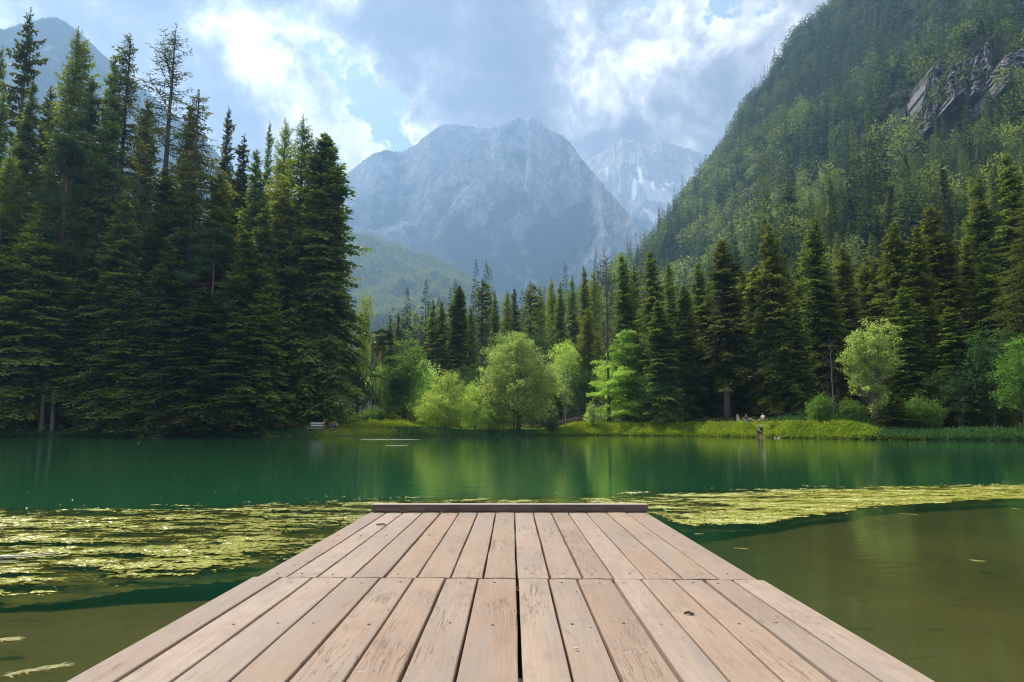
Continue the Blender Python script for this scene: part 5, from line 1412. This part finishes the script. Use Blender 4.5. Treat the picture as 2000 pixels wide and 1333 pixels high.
# ------------------------------------------------------------------ bench
m_, N = mat('grey_bench_wood')
P = N.n('ShaderNodeTexCoord').outputs['Object']; g1 = N.noise(N.n('ShaderNodeMapping', {'Vector': P, 'Scale': (2, 30, 30)}).outputs[0], 1., 4)
out(N, N.n('ShaderNodeBsdfPrincipled', {'Base Color': N.mix(g1, (.38, .36, .355), (.66, .64, .64)), 'Roughness': .8}).outputs[0]); M['bench'] = m_
m_, N = mat('dark_bench_legs'); out(N, N.n('ShaderNodeBsdfPrincipled', {'Base Color': (.16, .13, .11), 'Roughness': .85}).outputs[0]); M['leg'] = m_
bx, by, _ = at(617, 836, 77.8)
bench = bpy.data.objects.new('park_bench', None); COL.objects.link(bench); bench.location = (bx, by, gz(bx, by)); bench.rotation_euler = (0, 0, R_(-14)); bench.scale = (1.08, 1.08, 1.15)
tag(bench, 'weathered grey wooden bench with two back slats on the left bank', 'bench')
def bpart(name, *a, m='bench', bv=.008):
    V, Q = box_vf(*a); return bev(link(name, mesh_np(name, V, Q), M[m], bench), bv)
bpart('seat', -.85, .85, -.30, .14, .45, .50)
bpart('back_slat', -.85, .85, .20, .245, .66, .80); bpart('back_slat', -.85, .85, .225, .27, .88, 1.02)
for sx in (-1, 1):
    bpart('leg', sx * .72 - .05, sx * .72 + .05, -.26, -.17, 0, .447, m='leg'); bpart('rear_leg', sx * .72 - .05, sx * .72 + .05, .14, .197, 0, .98, m='leg')
    bpart('seat_support', sx * .72 - .04, sx * .72 + .04, -.167, .137, .38, .447, m='leg')


# ------------------------------------------------------------------ people
def flat_mat(name, c, rough=.7):
    m_, N = mat(name); n1 = N.noise(None, 30, 3); out(N, N.n('ShaderNodeBsdfPrincipled', {'Base Color': N.mix(n1, tuple(v * .85 for v in c), c), 'Roughness': rough}).outputs[0]); return m_


M['skin'] = flat_mat('skin', (.55, .34, .25), .5)
for k, c in dict(hair_dark=(.03, .02, .015), hair_brown=(.10, .05, .03), red=(.50, .03, .05), navy=(.03, .04, .10), white=(.75, .73, .74), black=(.015, .015, .02), blue=(.12, .18, .40), cyan=(.12, .62, .72), maroon=(.14, .03, .04), coral=(.65, .10, .08), dog=(.60, .58, .56)).items():
    M[k] = flat_mat(k + '_cloth' if 'hair' not in k else k, c)


def skinned(name, pts, edges, radii, root=0, sub=1):
    me = bpy.data.meshes.new(name); me.from_pydata([tuple(p) for p in pts], edges, []); me.update()
    o = bpy.data.objects.new(name, me); COL.objects.link(o)
    md = o.modifiers.new('skin', 'SKIN'); md.use_smooth_shade = True
    for i, sv in enumerate(me.skin_vertices[0].data):
        r = radii[i]; sv.radius = r if isinstance(r, tuple) else (r, r); sv.use_root = (i == root)
    ss = o.modifiers.new('sub', 'SUBSURF'); ss.levels = sub; ss.render_levels = sub
    dg = bpy.context.evaluated_depsgraph_get(); dg.update(); ev = o.evaluated_get(dg)
    m2 = bpy.data.meshes.new_from_object(ev); bpy.data.objects.remove(o); bpy.data.meshes.remove(me)
    m2.name = name
    return m2


def person(loc, rz, J, clothes, hair, label, group=None, cap=None, scale=1.0):
    """J: joint positions; the body is one skinned surface, clothing follows the same joints a little wider"""
    names = ['pelvis', 'waist', 'chest', 'neck', 'head0', 'head1', 'nose']
    P = {k: Vector(v) for k, v in J.items()}
    hd = (P['head1'] - P['neck']).normalized(); face = Vector(J.get('face', (0, -1, 0)))
    P['head0'] = P['neck'] + hd * .07 + face * .015; P['headm'] = P['neck'] + hd * .14 + face * .012; P['head1'] = P['neck'] + hd * .215
    P['nose'] = P['headm'] + face * .105 - hd * .02
    pts = []; idx = {}; ed = []; rad = []
    def v(k, p, r): idx[k] = len(pts); pts.append(Vector(p)); rad.append(r)
    v('pelvis', P['pelvis'], (.15, .12)); v('waist', P['waist'], (.125, .10)); v('chest', P['chest'], (.155, .11)); v('neckb', P['chest'].lerp(P['neck'], .75), (.07, .06)); v('neck', P['neck'], .052)
    v('head0', P['head0'], .068); v('headm', P['headm'], .090); v('head1', P['head1'], .060); v('nose', P['nose'], .014)
    ed += [(0, 1), (1, 2), (2, 3), (3, 4), (4, 5), (5, 6), (6, 7), (6, 8)]
    for s in 'lr':
        v('sh' + s, P['sh' + s], .055); v('el' + s, P['el' + s], .040); v('wr' + s, P['wr' + s], .027)
        ed += [(2, idx['sh' + s]), (idx['sh' + s], idx['el' + s]), (idx['el' + s], idx['wr' + s])]
        d = (P['wr' + s] - P['el' + s]).normalized(); side = d.cross(Vector((0, 0, 1))); side = side.normalized() if side.length > .1 else Vector((1, 0, 0)); dn = d.cross(side)
        palm = P['wr' + s] + d * .055; v('pa' + s, palm, (.036, .018)); ed.append((idx['wr' + s], idx['pa' + s]))
        for q, (o_, L) in enumerate([(-.030, .062), (-.010, .075), (.010, .078), (.029, .068)]):
            b_ = palm + side * o_ + d * .035; v(f'f{q}a' + s, b_, .0095); v(f'f{q}b' + s, b_ + d * L * .55 + dn * .012, .0085); v(f'f{q}c' + s, b_ + d * L * .9 + dn * .036, .0075)
            ed += [(idx['pa' + s], idx[f'f{q}a' + s]), (idx[f'f{q}a' + s], idx[f'f{q}b' + s]), (idx[f'f{q}b' + s], idx[f'f{q}c' + s])]
        sgn = -1 if s == 'l' else 1
        v('ta' + s, P['wr' + s] + d * .03 + side * .036 * sgn, .011); v('tb' + s, P['wr' + s] + d * .065 + side * .055 * sgn + dn * .01, .009)
        ed += [(idx['wr' + s], idx['ta' + s]), (idx['ta' + s], idx['tb' + s])]
        v('hi' + s, P['pelvis'].lerp(P['kn' + s], .16) + Vector((P['kn' + s].x * .10, 0, 0)), .092); v('kn' + s, P['kn' + s], .060); v('ca' + s, P['kn' + s].lerp(P['an' + s], .35), .056); v('an' + s, P['an' + s], .036)
        fd = Vector(J.get('foot', (0, -1, -.1))).normalized(); v('to' + s, P['an' + s] + fd * .15 + Vector((0, 0, -.03)), (.042, .024))
        ed += [(0, idx['hi' + s]), (idx['hi' + s], idx['kn' + s]), (idx['kn' + s], idx['ca' + s]), (idx['ca' + s], idx['an' + s]), (idx['an' + s], idx['to' + s])]
    root = bpy.data.objects.new('person', None); COL.objects.link(root); root.location = loc; root.rotation_euler = (0, 0, rz); root.scale = (scale,) * 3
    tag(root, label, 'person', group)
    link('body', skinned('body', pts, ed, rad), M['skin'], root)
    def sub(name, keys, edges, radii, m_):
        link(name, skinned(name, [pts[idx[k]] if k in idx else P[k] for k in keys], edges, radii), M[m_], root)
    for kind, m_ in clothes:
        if kind == 'shirt':
            keys = ['pelvis', 'waist', 'chest', 'neckb', 'shl', 'shr']; P['ull'] = P['shl'].lerp(P['ell'], .55); P['ulr'] = P['shr'].lerp(P['elr'], .55); keys += ['ull', 'ulr']
            sub('shirt', keys, [(0, 1), (1, 2), (2, 3), (2, 4), (2, 5), (4, 6), (5, 7)], [(.155, .125), (.145, .12), (.172, .128), .078, .070, .070, .058, .058], m_)
        if kind in ('trousers', 'shorts'):
            f = 1.0 if kind == 'trousers' else .8
            for s in 'lr': P['e' + s] = P['kn' + s].lerp(P['an' + s], .85) if kind == 'trousers' else pts[idx['hi' + s]].lerp(P['kn' + s], .7)
            if kind == 'trousers': sub(kind, ['pelvis', 'hil', 'knl', 'el', 'hir', 'knr', 'er'], [(0, 1), (1, 2), (2, 3), (0, 4), (4, 5), (5, 6)], [(.165, .135), .108, .076, .052, .108, .076, .052], m_)
            else: sub(kind, ['pelvis', 'hil', 'el', 'hir', 'er'], [(0, 1), (1, 2), (0, 3), (3, 4)], [(.165, .135), .108, .085, .108, .085], m_)
    bm_pts = [P['head1'] + Vector((0, .0, -.005)) - face * .02, P['headm'] - face * .045 + hd * .02, P['neck'] - face * .045 + hd * .03]
    link('hair', skinned('hair', bm_pts, [(0, 1), (1, 2)], [.078, .088, .05]), M[hair], root)
    if cap: link('cap', skinned('cap', [P['head1'] + hd * .02, P['headm'] + hd * .06 - face * .01, P['headm'] + hd * .045 + face * .13], [(0, 1), (1, 2)], [.07, .10, (.06, .012)]), M[cap], root)
    for s in (-1, 1):
        sd = hd.cross(face).normalized(); th = np.linspace(0, 1, 5)
        e = P['headm'] + face * .080 + sd * .033 * s + hd * .012
        V, Q, T3 = tube(np.array([tuple(e - face * .012), tuple(e - face * .004), tuple(e + face * .006)]), [.012, .012, .004], 8)
        link('eye', mesh_np('eye', V, [Q, T3], None, True), M['black'], root)
    return root


SIT_KNEES = dict(pelvis=(0, 0, .12), waist=(0, .03, .30), chest=(0, .0, .52), neck=(0, -.03, .68), head1=(0, -.05, .90), shl=(-.19, 0, .60), shr=(.19, 0, .60), ell=(-.26, -.20, .42), elr=(.26, -.20, .42), wrl=(-.10, -.42, .42), wrr=(.10, -.42, .42),
                 knl=(-.14, -.40, .48), knr=(.14, -.40, .48), anl=(-.12, -.62, .08), anr=(.12, -.62, .08))
SIT_BACK = dict(pelvis=(0, 0, .12), waist=(0, .06, .28), chest=(0, .16, .46), neck=(0, .20, .62), head1=(0, .20, .85), shl=(-.19, .16, .54), shr=(.19, .16, .54), ell=(-.30, .30, .34), elr=(.30, .30, .34), wrl=(-.32, .42, .10), wrr=(.32, .42, .10),
                knl=(-.12, -.40, .36), knr=(.12, -.42, .20), anl=(-.12, -.72, .08), anr=(.12, -.84, .07))
LEGS_OUT = dict(pelvis=(0, 0, .12), waist=(0, .02, .30), chest=(0, .04, .52), neck=(0, .02, .68), head1=(0, .0, .90), shl=(-.19, .02, .60), shr=(.19, .02, .60), ell=(-.25, -.10, .38), elr=(.25, -.10, .38), wrl=(-.14, -.32, .28), wrr=(.14, -.32, .28),
                knl=(-.11, -.44, .20), knr=(.11, -.44, .20), anl=(-.11, -.86, .07), anr=(.11, -.86, .07))
SQUAT = dict(pelvis=(0, .12, .30), waist=(0, .06, .46), chest=(0, -.06, .66), neck=(0, -.16, .80), head1=(0, -.24, .99), face=(0, -.9, -.3), shl=(-.18, -.06, .74), shr=(.18, -.06, .74), ell=(-.22, -.26, .52), elr=(.22, -.26, .52), wrl=(-.12, -.46, .34), wrr=(.12, -.46, .34),
             knl=(-.16, -.28, .46), knr=(.16, -.28, .46), anl=(-.14, -.06, .07), anr=(.14, -.06, .07))


def spot(px, D, back=0.0):
    x = (px - 1000) / 1344. * D; return (x, D, gz(x, D))


x, y, z = spot(649.5, 79.3)
person((x, y, z), R_(20), SIT_KNEES, [('shirt', 'navy'), ('trousers', 'black')], 'hair_dark', 'person in dark clothes sitting on the grass, left of the pair by the bench')
x, y, z = spot(656.0, 79.2)
person((x, y, z + .03), R_(-15), SIT_KNEES, [('shirt', 'red'), ('trousers', 'navy')], 'hair_dark', 'person in a red shirt sitting on the grass, right of the pair by the bench')
x, y, z = spot(1461, 74.0)
person((x, y, z + .22), R_(38), SIT_BACK, [('shirt', 'maroon'), ('shorts', 'blue')], 'hair_brown', 'person in dark top and blue shorts leaning back with legs stretched on the meadow')
x, y, z = spot(1491, 73.2)
person((x, y, z + .18), R_(-62), LEGS_OUT, [('shirt', 'white'), ('shorts', 'white')], 'hair_brown', 'person in a white top sitting with legs stretched left above the water')
x, y, z = spot(1485.5, 68.2)
person((x, y, max(z, .02)), R_(5), SQUAT, [('shirt', 'black'), ('trousers', 'black')], 'hair_dark', 'person in black with a light blue cap crouching at the water edge', cap='cyan')
# towel and bag
x, y, z = spot(1499.5, 73.6)
u, v = np.meshgrid(np.linspace(-.55, .55, 16), np.linspace(-.35, .35, 12), indexing='ij'); zz = .12 + .10 * fbm(u * 5 + 3, v * 5, 3)
V = np.stack([u.ravel(), v.ravel(), zz.ravel()], 1); V2 = V - [0, 0, .02]; ii, jj = np.meshgrid(np.arange(15), np.arange(11), indexing='ij'); Q = np.stack([ii * 12 + jj, (ii + 1) * 12 + jj, (ii + 1) * 12 + jj + 1, ii * 12 + jj + 1], -1).reshape(-1, 4)
tag(link('towel', mesh_np('towel', np.concatenate([V, V2]), np.concatenate([Q, Q[:, ::-1] + 192]), None, True), M['coral'], loc=(x, y, z + .2)), 'crumpled coral red towel on the grass right of the person in white', 'towel')
x, y, z = spot(1456.8, 73.6)
V, Q = box_vf(-.14, .14, -.10, .10, 0, .36)
bag = bev(link('bag', mesh_np('bag', V, Q), M['blue'], loc=(x, y, z + .15)), .05, 3); tag(bag, 'small blue bag left of the person leaning back', 'bag')
V, Q, T3 = tube(np.array([(-.07, 0, .35), (-.05, 0, .43), (0, 0, .46), (.05, 0, .43), (.07, 0, .35)]), [.012] * 5, 6); link('strap', mesh_np('strap', V, [Q, T3], None, True), M['navy'], bag)
# pale dog sitting in the meadow
x, y, z = spot(1442.5, 74.4)
dog = link('dog', skinned('dog', [Vector(p) for p in [(0, .12, .20), (0, .02, .42), (0, -.10, .58), (0, -.14, .74), (0, -.20, .84), (0, -.34, .81), (-.05, -.15, .93), (.05, -.15, .93), (-.09, -.14, .36), (-.08, -.20, .04), (.09, -.14, .36), (.08, -.20, .04),
     (-.14, .06, .16), (-.14, -.14, .06), (.14, .06, .16), (.14, -.14, .06), (0, .32, .08), (0, .5, .1)]],
     [(0, 1), (1, 2), (2, 3), (3, 4), (4, 5), (4, 6), (4, 7), (2, 8), (8, 9), (2, 10), (10, 11), (0, 12), (12, 13), (0, 14), (14, 15), (0, 16), (16, 17)],
     [(.17, .15), (.17, .16), (.15, .15), .09, .10, .045, .028, .028, .055, .038, .055, .038, .09, .045, .09, .045, .04, .025]), M['dog'], loc=(x, y, z + .22))
dog.rotation_euler = (0, 0, R_(-40)); dog.scale = (.85,) * 3
tag(dog, 'pale grey dog sitting in the meadow grass left of the people', 'dog')
# white stones at the waterline
for k, (px, s_, lab) in enumerate([(1513, .07, 'left white stone at the waterline right of the crouching person'), (1520.5, .10, 'right longer white stone at the waterline right of the crouching person')]):
    az = math.radians(float(PXT(px))); r = float(shore_r(np.array([math.degrees(az)]))[0]) - .25
    th, ph = np.meshgrid(np.linspace(0, 2 * math.pi, 14, endpoint=False), np.linspace(.02, math.pi - .02, 8), indexing='ij')
    rr_ = 1 + .3 * (fbm(th * 1.3 + k, ph * 1.7, 3) - .5); V = np.stack([(rr_ * np.cos(th) * np.sin(ph) * s_ * 1.6).ravel(), (rr_ * np.sin(th) * np.sin(ph) * s_).ravel(), (rr_ * np.cos(ph) * s_ * .55).ravel()], 1)
    ii, jj = np.meshgrid(np.arange(14), np.arange(7), indexing='ij'); i2 = (ii + 1) % 14; Q = np.stack([ii * 8 + jj, ii * 8 + jj + 1, i2 * 8 + jj + 1, i2 * 8 + jj], -1).reshape(-1, 4)
    tag(link('stone', mesh_np('stone', V, Q, None, True), M['white'], loc=(r * math.sin(az), r * math.cos(az), .04)), lab, 'stone')

# ------------------------------------------------------------------ haze
HAZE = True
if HAZE:
    V, Q = box_vf(-9200, 9200, -9200, 9200, -6.0, 1760)
    m_, N = mat('haze'); 
    vol = N.n('ShaderNodeVolumePrincipled', {'Color': (.34, .60, 1.0), 'Density': 2.7e-4, 'Anisotropy': .35})
    N.n('ShaderNodeOutputMaterial', {'Volume': vol.outputs[0]})
    o = link('haze', mesh_np('haze', V, Q), m_); tag(o, kind='stuff')
